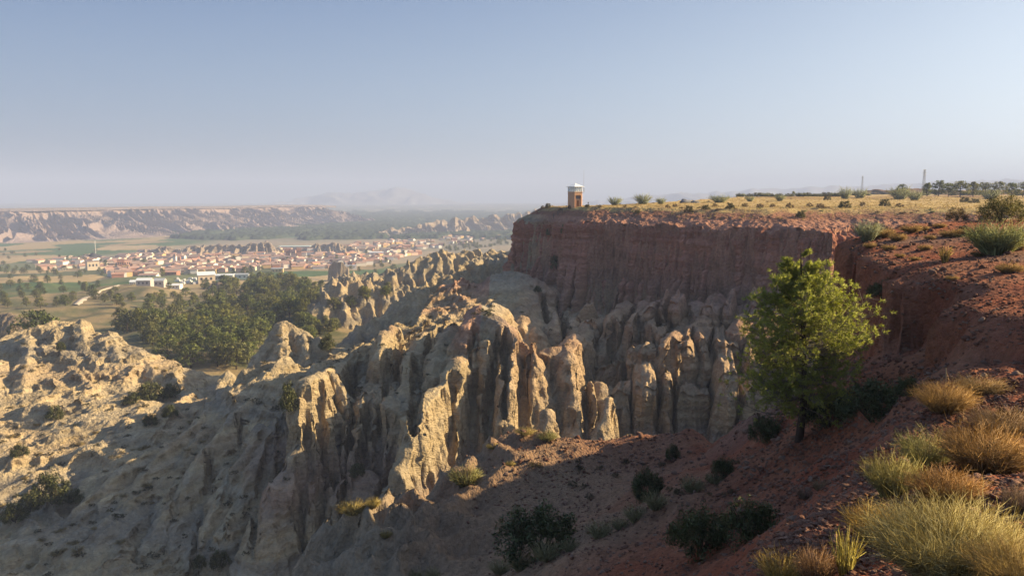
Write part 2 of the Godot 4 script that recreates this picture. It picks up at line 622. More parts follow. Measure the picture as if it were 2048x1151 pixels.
# dark slots between the columns: u, v along each slot, half width
func slots() -> Array:
	return [
		[[[1262, 600], [1278, 643], [1276, 704], [1278, 791]], 0.45], [[[1330, 600], [1319, 648]], 0.35], [[[1352, 608], [1334, 660]], 0.35], [[[1466, 590], [1460, 635], [1428, 700], [1424, 830]], 0.8], [[[1415, 587], [1412, 640]], 0.4],
		[[[1287, 721], [1280, 817], [1236, 873]], 0.5], [[[1347, 704], [1343, 769], [1356, 856]], 0.45], [[[1388, 690], [1387, 845]], 0.45], [[[1224, 678], [1224, 760]], 0.35], [[[1172, 770], [1175, 880]], 0.45], [[[1050, 678], [1050, 730], [1048, 830]], 0.7],
		[[[950, 700], [948, 760], [941, 880]], 0.6], [[[990, 720], [978, 800], [974, 870]], 0.4], [[[1187, 600], [1182, 640]], 0.35], [[[1118, 620], [1128, 660]], 0.3], [[[1085, 600], [1095, 640]], 0.3], [[[1185, 690], [1176, 760]], 0.35], [[[1306, 700], [1300, 760]], 0.3], [[[1245, 700], [1240, 800]], 0.35],
		[[[643, 815], [645, 887], [665, 936]], 0.45], [[[706, 745], [700, 877], [668, 940]], 0.45], [[[776, 758], [754, 818], [756, 902]], 0.5], [[[618, 890], [603, 956], [603, 1055]], 0.5], [[[647, 950], [642, 1030]], 0.4], [[[832, 755], [826, 830]], 0.4], [[[690, 900], [686, 990]], 0.35], [[[735, 800], [728, 900]], 0.35], [[[672, 790], [676, 860]], 0.3], [[[800, 690], [790, 760]], 0.35], [[[880, 650], [860, 700]], 0.35], [[[905, 800], [900, 880]], 0.4], [[[1010, 700], [1008, 780]], 0.3],
		[[[480, 880], [455, 960], [440, 1060]], 0.35, 0.9], [[[540, 900], [520, 980], [505, 1090]], 0.45, 0.9], [[[420, 960], [400, 1040], [385, 1140]], 0.35, 0.9], [[[350, 1000], [330, 1090]], 0.3, 0.9], [[[300, 1030], [270, 1110]], 0.3, 0.9], [[[560, 850], [556, 920]], 0.3, 0.9],
	]


func mid_hit(u: float, v: float) -> Vector3:
	var d := 80.0
	while d < 238.0:
		var p := P(u, v, d)
		if p.x > mid.x0 + 1.0 and p.z < -76.0 and p.y <= mid.at(p.x, p.z):
			return p
		d += 0.4
	return Vector3.INF


func cut(f: Array) -> void:
	var hw: float = f[1]
	var pts := []
	for q in f[0]:
		var p := mid_hit(q[0], q[1])
		if p.is_finite():
			pts.append(p)
	if pts.size() < 2:
		return
	var back: Vector3 = pts[0]
	pts.push_front(back + Vector3(back.x, 0, back.z).normalized() * 3.0 + Vector3(0, 1.5, 0))
	var front: Vector3 = pts[-1]
	pts.append(front - Vector3(front.x, 0, front.z).normalized() * 2.5 - Vector3(0, 1.0, 0))
	for i in pts.size() - 1:
		var a: Vector3 = pts[i]
		var b: Vector3 = pts[i + 1]
		var deep: float = f[2] if f.size() > 2 else 5.5
		var da := 1.5 if i == 0 else deep
		var db := 1.5 if i == pts.size() - 2 else deep
		var reach := hw + 1.6
		var ab := Vector2(b.x - a.x, b.z - a.z)
		var l2 := maxf(ab.length_squared(), 0.01)
		for j in range(maxi(0, int((minf(a.z, b.z) - reach - mid.z0) / mid.cell)), mini(mid.nz - 1, int((maxf(a.z, b.z) + reach - mid.z0) / mid.cell)) + 1):
			var z := mid.z0 + j * mid.cell
			for k in range(maxi(0, int((minf(a.x, b.x) - reach - mid.x0) / mid.cell)), mini(mid.nx - 1, int((maxf(a.x, b.x) + reach - mid.x0) / mid.cell)) + 1):
				var x := mid.x0 + k * mid.cell
				var q := Vector2(x - a.x, z - a.z)
				var t := clampf(q.dot(ab) / l2, 0.0, 1.0)
				var r := (q - ab * t).length() + 0.25 * n1.get_noise_2d(x * 12.0, z * 12.0)
				var h := lerpf(a.y - da, b.y - db, t) + 11.0 * maxf(0.0, r - hw)
				var p := j * mid.nx + k
				if h < mid.h[p]:
					mid.h[p] = h


func strata(y: float, amount: float, phase: float) -> float:
	var per := 1.9
	var q := (y + phase) / per
	var f := q - floorf(q)
	var s := f * f * f * (f * (f * 6.0 - 15.0) + 10.0)
	return lerpf(y, (floorf(q) + s) * per - phase, amount)


func clay_color(x: float, y: float, z: float, red: float) -> Color:
	var b := n1.get_noise_2d(y * 9.0 + 0.6 * n1.get_noise_2d(x * 0.9, z * 0.9) * 9.0, 3.0)
	var c := Vector3(0.57, 0.445, 0.27)
	c = c.lerp(Vector3(0.39, 0.335, 0.26), clampf(b * 1.3, 0.0, 0.8))
	c = c.lerp(Vector3(0.49, 0.365, 0.24), clampf(-b * 1.2 - 0.1, 0.0, 0.6))
	var pink := exp(-pow((y + 47.0 + 2.0 * n1.get_noise_2d(x, z)) / 3.2, 2.0)) * sstep(-52.0, -40.0, x)
	c = c.lerp(Vector3(0.42, 0.28, 0.22), pink * 0.7)
	c = c.lerp(Vector3(0.52, 0.245, 0.17), red)
	var g := 1.0 + 0.3 * n2.get_noise_3d(x * 4.0, y * 8.0, z * 4.0) + 0.16 * n1.get_noise_2d(y * 38.0 + 3.0 * n1.get_noise_2d(x * 2.0, z * 2.0), 40.0)
	return Color(c.x * g, c.y * g, c.z * g)


func slump(x: float, z: float, sd: float) -> float:      # how far the ground has slipped near the rim
	var k := clampf(1.0 - sd / lerpf(18.0, 7.0, sstep(188.0, 212.0, -z)), 0.0, 1.0)
	var s := 4.2 * pow(k, 1.1) * (1.0 + 0.25 * n1.get_noise_2d(x * 4.0, z * 4.0)) * sstep(40.0, 110.0, -z)
	return s + k * (1.0 * n2.get_noise_2d(x * 9.0, z * 9.0) + 0.5 * n2.get_noise_2d(x * 30.0, z * 30.0))


func make_gorge() -> void:
	for p in RIM:
		rim_pts.append(Vector2(p[0], p[1]))
		rim_poly.append(Vector2(p[0], p[1]))
	for p in [Vector2(26, -340), Vector2(700, -340), Vector2(700, 60), Vector2(34, 60)]:
		rim_poly.append(p)
	var r := Rbf.new()
	r.fit(gorge_controls())
	gorge.setup(-152.0, -244.0, 124.0, -56.0, 4.0)
	gorge.from_rbf(r)
	mid.setup(-148.0, -240.0, 118.0, -74.0, 0.25)
	var nx := mid.nx
	var nz := mid.nz
	var flat := PackedByteArray()
	flat.resize(nx * nz)
	for j in nz:
		var z := mid.z0 + j * mid.cell
		for i in nx:
			var x := mid.x0 + i * mid.cell
			var wx := x + 5.0 * n1.get_noise_2d(x * 1.5, z * 1.5 + 90.0)
			var wz := z + 5.0 * n1.get_noise_2d(x * 1.5 + 70.0, z * 1.5)
			var y := gorge.at(wx, wz)
			var stepped := sstep(-40.0, -62.0, x + 0.25 * (z + 150.0))      # stepped hills of the left side
			var rd := ridged(wx * 3.2, wz * 3.2)
			y += (rd - 0.62) * 1.3
			y += (ridged(wx * 8.0 + 40.0, wz * 8.0) - 0.62) * 0.5
			y = lerpf(y, crag(y, 4.6, 3.0 * n1.get_noise_2d(x * 1.6, z * 1.6)), 0.55 * stepped)
			y += 0.35 * n2.get_noise_2d(x * 22.0, z * 22.0)
			if x < 5.0:                                    # rills that run down the open slopes
				var ra := (x + z) * 0.7 + 2.0 * n1.get_noise_2d(x * 3.0, z * 3.0)
				var rb := (x - z) * 0.7
				y += sstep(5.0, -12.0, x) * (1.0 - 0.6 * stepped) * (1.3 * (ridged(ra * 7.0, rb * 1.1) - 0.65) + 0.6 * (ridged(ra * 19.0 + 30.0, rb * 2.5) - 0.65) + 0.3 * (ridged(ra * 46.0, rb * 6.0) - 0.65))
			mid.h[j * nx + i] = y
	var fl := fins()
	for k in fl.size():
		var f: Array = fl[k]
		if f[2] >= 3.0:                                # blunt noses, steep flanks
			var c: Array = f[0]
			var last: Array = c[-1]
			last[2] = c[-2][2] - 0.45 * (c[-2][2] - last[2])
			f[2] *= 1.5
		stamp(mid, f, k)
	for f in slots():
		cut(f)
	for j in nz:
		var z := mid.z0 + j * mid.cell
		for i in nx:
			var x := mid.x0 + i * mid.cell
			var p := j * nx + i
			mid.h[p] = strata(mid.h[p], 0.3 + 0.3 * sstep(0.0, -20.0, x), 2.2 * n1.get_noise_2d(x * 0.8, z * 0.8) + 0.8 * n1.get_noise_2d(x * 5.0, z * 5.0))
			if x < -8.0:
				continue
			var sd := rim_distance(x, z)
			var inside := Geometry2D.is_point_in_polygon(Vector2(x, z), rim_poly)
			if not inside and sd > 9.0:
				continue
			var top := plateau_y(x, z)
			if inside:
				mid.h[p] = maxf(top - slump(x, z, sd), mid.h[p])
				flat[p] = 1
			else:
				var h := top - 4.4 * sstep(40.0, 110.0, -z) - sd * 7.5 + 0.8 * n2.get_noise_2d(x * 12.0, z * 12.0)
				if h > mid.h[p]:
					mid.h[p] = h
					flat[p] = 1
	var pos := PackedVector3Array()
	var col := PackedColorArray()
	pos.resize(nx * nz)
	col.resize(nx * nz)
	for j in nz:
		var z := mid.z0 + j * mid.cell
		for i in nx:
			var x := mid.x0 + i * mid.cell
			var p := j * nx + i
			var y := mid.h[p]
			var gx := mid.h[p] - mid.h[maxi(p - 1, 0)]
			var gz := mid.h[p] - mid.h[maxi(p - nx, 0)]
			var steep := clampf((absf(gx) + absf(gz)) * 1.2 - 0.4, 0.0, 1.0)
			var ox := 0.0
			var oz := 0.0
			if steep > 0.05 and i > 0 and j > 0:
				var o := 0.5 * n1.get_noise_3d(x * 6.0, y * 8.0, z * 6.0)
				o += 0.75 * (1.0 - 2.0 * absf(n1.get_noise_3d(x * 16.0, y * 3.0, z * 16.0)) - 0.6)
				o += 0.35 * (1.0 - 2.0 * absf(n1.get_noise_3d(x * 44.0, y * 9.0, z * 44.0)) - 0.6)
				o += 0.3 * n1.get_noise_2d(y * 26.0 + 4.0 * n1.get_noise_2d(x * 2.0, z * 2.0), 5.0) + 0.12 * n1.get_noise_3d(x * 60.0, y * 70.0, z * 60.0)
				var gl := maxf(sqrt(gx * gx + gz * gz), 1e-4)
				ox = -steep * o * gx / gl
				oz = -steep * o * gz / gl
			pos[p] = Vector3(x + ox, y, z + oz)
			var red := 0.0
			if x > -6.0:
				red = (0.25 * sstep(-46.0, -26.0, y) + 0.6 * sstep(-30.0, -18.0, y + 2.5 * n1.get_noise_2d(x * 2.0, z * 2.0))) * sstep(0.0, 12.0, x + 0.1 * (z + 200.0))
			elif y > -29.0 and x > -26.0:
				red = 0.6 * sstep(-29.0, -24.0, y + 2.0 * n1.get_noise_2d(x * 3.0, z * 3.0))
			col[p] = clay_color(x, y, z, red)
			if flat[p] and y > -6.0:
				var g := sstep(-5.0, -4.0, y + 0.9 * n2.get_noise_2d(x * 10.0, z * 10.0))
				var straw := Color(0.70, 0.52, 0.22).lerp(Color(0.48, 0.32, 0.16), clampf(0.5 + 1.2 * n2.get_noise_2d(x * 7.0 + 9.0, z * 7.0), 0.0, 1.0))
				col[p] = Color(0.38, 0.19, 0.125).lerp(straw, g * sstep(110.0, 135.0, -z))
	print("gorge ", Time.get_ticks_msec() - T0)
	struct("gorge_terrain", grid_mesh(pos, col, nx, nz), M.badland)
	make_curtain()
	make_column_ranks()


func make_curtain() -> void:                      # the fluted red wall under the rim
	var line := PackedVector2Array()
	for k in range(4, 16):
		line.append(Vector2(RIM[k][0], RIM[k][1]))
	var cum := [0.0]
	for k in line.size() - 1:
		cum.append(cum[-1] + line[k].distance_to(line[k + 1]))
	var total: float = cum[-1]
	var nu := int(total / 0.2)
	var nv := 150
	var pos := PackedVector3Array()
	var col := PackedColorArray()
	pos.resize(nu * nv)
	col.resize(nu * nv)
	var pil := FastNoiseLite.new()
	pil.seed = 77
	pil.frequency = 0.085
	pil.noise_type = FastNoiseLite.TYPE_CELLULAR
	pil.cellular_return_type = FastNoiseLite.RETURN_DISTANCE2_SUB
	pil.fractal_type = FastNoiseLite.FRACTAL_NONE
	for i in nu:
		var s := total * i / (nu - 1)
		var k := 0
		while k < line.size() - 2 and cum[k + 1] < s:
			k += 1
		# soften the corners by averaging a short way along the line
		var q := Vector2.ZERO
		for e in 5:
			var se := clampf(s + (e - 2) * 1.1, 0.0, total)
			var kk := 0
			while kk < line.size() - 2 and cum[kk + 1] < se:
				kk += 1
			q += line[kk].lerp(line[kk + 1], (se - cum[kk]) / (cum[kk + 1] - cum[kk])) * 0.2
		var t := (line[k + 1] - line[k]).normalized()
		var out := Vector2(-t.y, t.x)
		if Geometry2D.is_point_in_polygon(q + out * 0.7, rim_poly):
			out = -out
		var top := plateau_y(q.x, q.y) - 4.3 + 1.6 * n2.get_noise_2d(s * 6.0, 5.0)
		var big := n1.get_noise_2d(s * 1.5, 7.0)
		for j in nv:
			var y := top - 31.0 * j / (nv - 1.0)
			var dn := top - y
			var o := -0.7 + 1.1 * sstep(0.0, 1.2, dn) + dn * 0.085 + 1.3 * big
			o += (0.5 + 0.07 * dn) * (1.5 * ridged(s * 4.4, y * 0.4) - 0.6) + 0.6 * ridged(s * 15.0 + 9.0, y * 1.0) + 0.2 * ridged(s * 48.0, y * 4.0)
			o -= 2.2 * sstep(0.82, 1.0, ridged(s * 4.3 + 60.0, y * 0.35)) * sstep(-0.2, 0.2, n1.get_noise_2d(s * 2.0 + 20.0, y * 2.0))
			o -= 0.9 * sstep(0.8, 1.0, ridged(s * 12.0 + 160.0, y * 0.9)) * sstep(0.0, 0.3, n1.get_noise_2d(s * 5.0 + 70.0, y * 5.0))
			o += 0.5 * n1.get_noise_2d(s * 1.2, y * 17.0) + 0.28 * n1.get_noise_2d(s * 4.0, y * 45.0) + 0.14 * n1.get_noise_2d(s * 50.0, y * 60.0)
			o -= 0.5 * sstep(0.35, 0.7, n1.get_noise_2d(s * 7.0 + 300.0, y * 5.0))
			var low := sstep(10.5 + 5.0 * n1.get_noise_2d(s * 4.0, 60.0), 15.0, dn)
			if low > 0.0:
				var slot := pil.get_noise_2d(s * 4.2 + 1.2 * n1.get_noise_2d(s * 2.0, y * 2.0), 40.0 + y * 0.12) + 1.0
				o += low * (3.6 * sstep(0.0, 0.17, slot) + 1.1 * sstep(0.1, 0.6, slot) - 2.6) + 3.6 * sstep(13.0, 28.0, dn)
			pos[j * nu + i] = Vector3(q.x + out.x * o, y, q.y + out.y * o)
			var red := 1.0 - 0.45 * sstep(9.0, 24.0, dn + 3.0 * n1.get_noise_2d(s * 3.0, y * 3.0))
			var c := clay_color(q.x, y, q.y, red)
			if dn < 4.0 + 2.0 * n1.get_noise_2d(s * 5.0, 80.0):
				c = c.lerp(Color(0.38, 0.15, 0.095), 0.65)
			col[j * nu + i] = c
	struct("mesa_cliff", grid_mesh(pos, col, nu, nv), M.cliff)


# a rank of tightly packed clay columns: crest line as u, v, depth
func column_rank(line: Array, drop: float, sd: int) -> void:
	var pts := []
	for c in line:
		pts.append(P(c[0], c[1], c[2]))
	var cum := [0.0]
	for k in pts.size() - 1:
		cum.append(cum[-1] + Vector2(pts[k].x, pts[k].z).distance_to(Vector2(pts[k + 1].x, pts[k + 1].z)))
	var total: float = cum[-1]
	var cols := []
	var at := 0.0
	while at < total:
		var w := 1.8 + 6.0 * pow(rng.randf(), 1.6)
		cols.append([at, at + w, rng.randf_range(-4.5, 1.8), rng.randf_range(-2.6, 2.2), rng.randf_range(-0.6, 0.6), rng.randf_range(0.4, 2.2), 0.12 if rng.randf() < 0.35 else rng.randf_range(0.5, 1.2), rng.randf_range(-0.6, 0.6)])
		at += w
	var nu := int(total / 0.2)
	var nt := 26
	var nv := 126
	var pos := PackedVector3Array()
	var col := PackedColorArray()
	pos.resize(nu * nv)
	col.resize(nu * nv)
	for i in nu:
		var s := total * i / (nu - 1)
		var k := 0
		while k < pts.size() - 2 and cum[k + 1] < s:
			k += 1
		var q: Vector3 = pts[k].lerp(pts[k + 1], (s - cum[k]) / (cum[k + 1] - cum[k]))
		var dir: Vector3 = pts[mini(k + 2, pts.size() - 1)] - pts[maxi(k - 1, 0)]
		var out := Vector2(dir.z, -dir.x).normalized()
		if out.y < 0.0:
			out = -out
		for j in nv:
			var low := maxf(0.0, float(j - nt) / (nv - 1 - nt))
			var sw := clampf(s + 1.3 * n1.get_noise_2d(s * 2.0 + sd * 50.0, low * drop * 3.0) + 0.5 * n1.get_noise_2d(s * 6.0, low * drop * 9.0 + sd * 20.0), 0.0, total)
			var n := 0
			while n < cols.size() - 1 and cols[n][1] < sw:
				n += 1
			var cl: Array = cols[n]
			var c := clampf((sw - cl[0]) / (cl[1] - cl[0]) * 2.0 - 1.0, -1.0, 1.0)
			var wide: float = (cl[1] - cl[0]) * 0.5
			var gap: float = cl[6] if c > 0.0 else cols[maxi(n - 1, 0)][6]
			var slot := sstep(1.0 - 0.75 / wide, 1.0, absf(c)) * gap
			var y: float = q.y + cl[2] + 0.9 * n1.get_noise_2d(s * 9.0, sd * 9.0) + 0.5 * n1.get_noise_2d(s * 32.0, sd * 19.0)
			var o: float
			if j < nt:                                  # the crest that climbs back from the nose
				var b := 1.0 - float(j) / nt
				o = -7.0 * b
				y += cl[7] * 3.0 * b + 1.0 * b - pow(absf(c), 3.0) * (1.4 + 1.2 * b) - slot * (7.0 + 2.0 * b) + 0.9 * n1.get_noise_2d(s * 12.0, b * 50.0 + sd * 5.0) + 0.4 * n1.get_noise_2d(s * 40.0, b * 120.0)
			else:
				y -= pow(absf(c), 3.0) * 1.4 * (1.0 - low) + slot * 7.0 * (1.0 - low) + low * drop
				o = low * drop * 0.13 * cl[5] - 0.9 * pow(1.0 - minf(low / 0.12, 1.0), 2.0)
			o += cl[3] * (1.0 - 0.6 * low) + (1.0 - pow(c, 4.0)) * 0.55 - 3.0 * slot
			o += 0.9 * (ridged(s * 11.0, y * 1.0 + sd) - 0.6) + 0.45 * (ridged(s * 34.0, y * 4.0) - 0.6) + 0.15 * n1.get_noise_2d(s * 80.0, y * 80.0) + 0.4 * n1.get_noise_2d(y * 24.0 + 2.0 * n1.get_noise_2d(s, 9.0), 5.0) + 1.0 * n1.get_noise_2d(s * 5.0, y * 4.0 + sd * 7.0)
			var x: float = q.x + out.x * o + dir.normalized().x * low * cl[4] * 2.0
			var z := q.z + out.y * o
			pos[j * nu + i] = Vector3(x, y, z)
			col[j * nu + i] = clay_color(x, y, z, (0.25 * sstep(-46.0, -26.0, y) + 0.45 * sstep(-29.0, -18.0, y)) * sstep(0.0, 12.0, x + 0.1 * (z + 200.0)))
	struct("column_cliff", grid_mesh(pos, col, nu, nv), M.badland)


func make_column_ranks() -> void:
	column_rank([[1150, 640, 168], [1200, 634, 163], [1270, 618, 158], [1340, 612, 155], [1410, 608, 153], [1480, 616, 149], [1560, 630, 146], [1640, 640, 146]], 17.0, 1)
	column_rank([[1195, 700, 150], [1250, 690, 147], [1310, 686, 143], [1370, 678, 141], [1430, 680, 140], [1500, 690, 138], [1580, 700, 137]], 18.0, 2)
	column_rank([[1200, 778, 134], [1260, 770, 134], [1330, 768, 132], [1400, 760, 132], [1470, 760, 131], [1560, 770, 130]], 15.0, 3)
	column_rank([[930, 700, 131], [985, 690, 130], [1040, 696, 130], [1075, 720, 131]], 19.0, 4)
	column_rank([[600, 800, 121], [650, 790, 124], [710, 772, 127], [780, 762, 129], [850, 765, 127]], 18.0, 5)


func near_controls() -> Array:
	var a := []
	for p in [
		# spur crest and the face below it
		[1600, 885, 22], [1500, 832, 41], [1400, 850, 46], [1300, 868, 48.5], [1200, 880, 49], [1150, 880, 47], [1085, 862, 49], [1030, 858, 50], [960, 880, 48], [900, 930, 46], [850, 975, 44], [780, 1000, 43], [700, 1020, 42], [620, 1042, 41],
		[1200, 950, 43], [1100, 960, 43], [1300, 930, 42.5], [1400, 920, 39.5], [1000, 1000, 41], [900, 1050, 38.5], [750, 1100, 37], [640, 1120, 37], [580, 1160, 37], [1050, 1060, 36], [950, 1110, 34], [1200, 1020, 34], [1300, 985, 33], [1400, 945, 32.5],
		# red ramp in front
		[1490, 922, 29], [1340, 985, 27], [1250, 1030, 26], [1150, 1085, 25.5], [1000, 1151, 25], [1400, 1010, 22], [1300, 1100, 19.5], [1200, 1151, 19], [1500, 960, 21.5], [1100, 1200, 20],
		# gully under the tree
		[1700, 830, 20.5], [1650, 915, 18.5], [1750, 790, 19.5], [1850, 745, 17.6], [1560, 1000, 16.5], [1480, 1100, 14.5], [1790, 745, 23], [1680, 760, 27],
		# foot of the right bank
		[1725, 722, 30.4], [1800, 705, 25.6], [1900, 730, 19.6], [2048, 742, 15.8], [2200, 760, 12.8], [1700, 700, 33.5],
		# near bank
		[1530, 1112, 6.6], [1600, 1010, 7.6], [1700, 930, 9.2], [1760, 880, 10.6], [1830, 800, 11.8], [1900, 764, 12.6], [2048, 756, 12.9],
		[1700, 1040, 6.6], [1800, 950, 8.2], [1900, 900, 9.2], [2000, 850, 10.4], [2048, 1000, 6.2], [1900, 1060, 5.5], [1800, 1130, 5], [1600, 1151, 5.3], [1530, 1160, 5.7], [2150, 900, 8.5],
	]:
		a.append(P(p[0], p[1], p[2]))
	for p in [
		[4.0, -30, -58], [-4, -32, -57], [-10, -34, -54], [-16, -38, -50], [12, -26, -56], [20, -24, -52], [-22, -44, -46], [0, -48, -72], [-20, -50, -70], [20, -42, -70], [-35, -50, -60], [-35, -46, -30], [-20, -36, -28], [-12, -24, -20], [-6, -12, -12], [-3, -6.5, -6], [-1.2, -2.6, -3], [0, -1.65, 0], [0, -1.6, 3], [-2, -2.2, 2], [-8, -14, 0], [-35, -44, 0],
		[2.2, -1.75, -2.6], [5, -1.6, -3], [8, -1.6, 2], [20, -1.6, 2], [45, -1.6, 2], [12, -1.7, -7], [24, -1.7, -5], [24, -24, -62], [34, -22, -66], [45, -20, -72], [26, -15, -49], [35, -15, -56], [45, -15, -64], [20, -17, -46], [14, -17, -42], [16, -11, -38], [20, -10, -40],
		[2.1, -7.5, -10], [3.0, -7.2, -12], [5.2, -6.6, -13.6], [7.0, -6.0, -14.6], [14, -4.4, -14], [20, -6, -18], [30, -8, -26], [40, -10, -40],
	]:
		a.append(Vector3(p[0], p[1], p[2]))
	return a


var near_base := Field.new()
var bank_top := Field.new()
var bank_sd := Field.new()


func make_bank_fields() -> void:
	var edge := PackedVector2Array()
	var tops := []
	for e in [[1708, 470, 41], [1694, 492, 38.5], [1698, 508, 36.3], [1735, 525, 32.3], [1765, 540, 29.8], [1850, 572, 24.9], [1950, 622, 20.2], [2048, 662, 17.0], [2200, 690, 14.2], [2500, 720, 11.4]]:
		var p := P(e[0], e[1], e[2])
		edge.append(Vector2(p.x, p.z))
		tops.append(p)
	for e in [[1730, 460, 42], [1800, 447, 43.5], [1900, 436, 47], [1850, 490, 35], [1950, 520, 27], [2048, 560, 22], [2048, 470, 34], [1980, 440, 46], [2100, 438, 46], [2250, 520, 25]]:
		tops.append(P(e[0], e[1], e[2]))
	for e in [[45, -1.9, -50], [45, -1.8, -30], [45, -1.7, -8], [30, -1.7, -20], [30, -1.7, -8], [22, -1.7, -10], [37, -1.8, -36], [32, -1.75, -44], [20, -1.7, -7]]:
		tops.append(Vector3(e[0], e[1], e[2]))
	var r := Rbf.new()
	r.fit(tops)
	bank_top.setup(0.0, -60.0, 48.0, 6.0, 1.2)
	bank_top.from_rbf(r)
	for e in [Vector2(20, -6), Vector2(60, -6), Vector2(60, -66), Vector2(48, -57.5), Vector2(32, -48), Vector2(25, -45)]:
		edge.append(e)
	bank_sd.setup(0.0, -70.0, 48.0, 4.0, 0.5)
	for j in bank_sd.nz:
		for i in bank_sd.nx:
			var q := Vector2(bank_sd.x0 + i * 0.5, bank_sd.z0 + j * 0.5)
			var best := 1e9
			for k in edge.size():
				var ea := edge[k]
				var ab := edge[(k + 1) % edge.size()] - ea
				var t := clampf((q - ea).dot(ab) / ab.length_squared(), 0.0, 1.0)
				best = minf(best, (q - ea - ab * t).length())
			bank_sd.h[j * bank_sd.nx + i] = best if Geometry2D.is_point_in_polygon(q, edge) else -best


func near_y(x: float, z: float) -> float:
	var wx := x + 0.8 * n1.get_noise_2d(x * 7.0, z * 7.0)
	var wz := z + 0.8 * n1.get_noise_2d(x * 7.0 + 70.0, z * 7.0)
	var far := sstep(6.0, 26.0, sqrt(x * x + z * z))
	var y := near_base.at(lerpf(x, wx, far), lerpf(z, wz, far))
	y += far * (0.3 * n2.get_noise_2d(x * 8.0, z * 8.0) + 0.14 * (ridged(x * 9.0, z * 9.0 + 30.0) - 0.6))
	y += 0.05 * n2.get_noise_2d(x * 40.0, z * 40.0) + 0.10 * n1.get_noise_2d(x * 30.0, z * 30.0)
	var gray := sstep(3.0, -8.0, x + (z + 40.0) * 0.2)
	y += gray * (1.2 * (ridged(x * 11.0, z * 11.0) - 0.65) + 0.5 * (ridged(x * 30.0, z * 30.0) - 0.65) + 0.22 * n2.get_noise_2d(x * 60.0, z * 60.0)) * sstep(-14.0, -20.0, z)
	y += far * (0.10 * n2.get_noise_2d(x * 34.0, z * 34.0) + 0.08 * (ridged(x * 46.0, z * 46.0) - 0.65))
	y = strata(y, 0.15 * far, 0.5 * n1.get_noise_2d(x * 4.0, z * 4.0))
	if x > 1.0 and z > -68.0:
		var sd := bank_sd.at(x, z) + 0.7 * n1.get_noise_2d(x * 10.0, z * 10.0) + 0.35 * n1.get_noise_2d(x * 32.0, z * 32.0) + 0.25 * ridged(x * 20.0, z * 20.0)
		if sd > -1.2:
			var top := minf(bank_top.at(x, z), -1.2) + 0.10 * n2.get_noise_2d(x * 12.0, z * 12.0) + 0.03 * n2.get_noise_2d(x * 70.0, z * 70.0) - 0.25 * sstep(1.0, 0.0, sd)
			# a steep wall with a small ledge
			var k := sstep(-0.4, 0.12, sd) * 0.85 + sstep(-1.15, -0.55, sd) * 0.15
			y = lerpf(y, maxf(top, y), k)
	return y


func soil_color(x: float, y: float, z: float) -> Color:
	var q := n2.get_noise_2d(x * 10.0, z * 10.0)
	var c := Color(0.37, 0.115, 0.062).lerp(Color(0.46, 0.205, 0.12), clampf(0.5 + q, 0.0, 1.0))
	var spur := sstep(13.0, 1.0, x + 0.1 * (z + 45.0) + 3.0 * n1.get_noise_2d(x * 3.0, z * 3.0)) * sstep(-18.0, -24.0, z)
	c = c.lerp(Color(0.42, 0.29, 0.185), spur * 0.85)
	var gray := sstep(-1.0, -9.0, x + 2.0 * n1.get_noise_2d(x * 5.0, z * 5.0)) * sstep(-13.5, -16.5, y + n1.get_noise_2d(x * 6.0, z * 6.0))
	c = c.lerp(Color(0.46, 0.37, 0.26), gray * 0.9)
	var gravel := sstep(-0.1, 0.35, n2.get_noise_2d(x * 5.0 + 50.0, z * 5.0)) * 0.5 * (1.0 - gray)
	return c.lerp(Color(0.29, 0.235, 0.19), gravel * sstep(20.0, 26.0, x - z * 0.2 + 5.0))


func make_near() -> void:
	make_bank_fields()
	var r := Rbf.new()
	r.fit(near_controls())
	near_base.setup(-38.0, -76.0, 48.0, 6.0, 0.6)
	near_base.from_rbf(r)
	for k in near_base.h.size():
		near_base.h[k] = minf(near_base.h[k], -1.45)
	near.setup(-36.0, -72.0, 45.0, 4.0, 0.25)
	var nx := near.nx
	var nz := near.nz
	var pos := PackedVector3Array()
	var col := PackedColorArray()
	var skip := PackedByteArray()
	pos.resize(nx * nz)
	col.resize(nx * nz)
	skip.resize(nx * nz)
	for j in nz:
		var z := near.z0 + j * near.cell
		for i in nx:
			var x := near.x0 + i * near.cell
			var y := near_y(x, z)
			var p := j * nx + i
			near.h[p] = y
			var c := soil_color(x, y, z)
			pos[p] = Vector3(x, y, z)
			if i > 0 and j > 0:
				var steep := clampf(absf(y - near.h[p - 1]) + absf(y - near.h[p - nx]) - 0.35, 0.0, 1.0)
				pos[p] += steep * 0.5 * Vector3(n1.get_noise_3d(x * 15.0, y * 25.0, z * 15.0), 0, n1.get_noise_3d(x * 15.0 + 40.0, y * 25.0, z * 15.0))
			col[p] = c
			if x > 1.0 and x < 12.6 and z > -16.6 and z < -0.4:
				skip[p] = 1
	struct("ravine_ground", grid_mesh(pos, col, nx, nz, skip), M.soil)
	# the same ground, finer, round the viewpoint
	var fx := int(12.0 / 0.07) + 1
	var fz := int(16.8 / 0.07) + 1
	pos = PackedVector3Array()
	col = PackedColorArray()
	pos.resize(fx * fz)
	col.resize(fx * fz)
	for j in fz:
		var z := -16.75 + j * 0.07
		for i in fx:
			var x := 0.8 + i * 0.07
			var y := near_y(x, z) + 0.035 * n2.get_noise_2d(x * 160.0, z * 160.0)
			pos[j * fx + i] = Vector3(x, y, z)
			col[j * fx + i] = soil_color(x, y, z)
	struct("bank_ground", grid_mesh(pos, col, fx, fz), M.soil)
	print("near ", Time.get_ticks_msec() - T0)


func back_x(z: float) -> float:
	for k in BACK.size() - 1:
		if z <= BACK[k][1] and z > BACK[k + 1][1]:
			return lerpf(BACK[k][0], BACK[k + 1][0], (z - BACK[k][1]) / (BACK[k + 1][1] - BACK[k][1]))
	return BACK[-1][0]


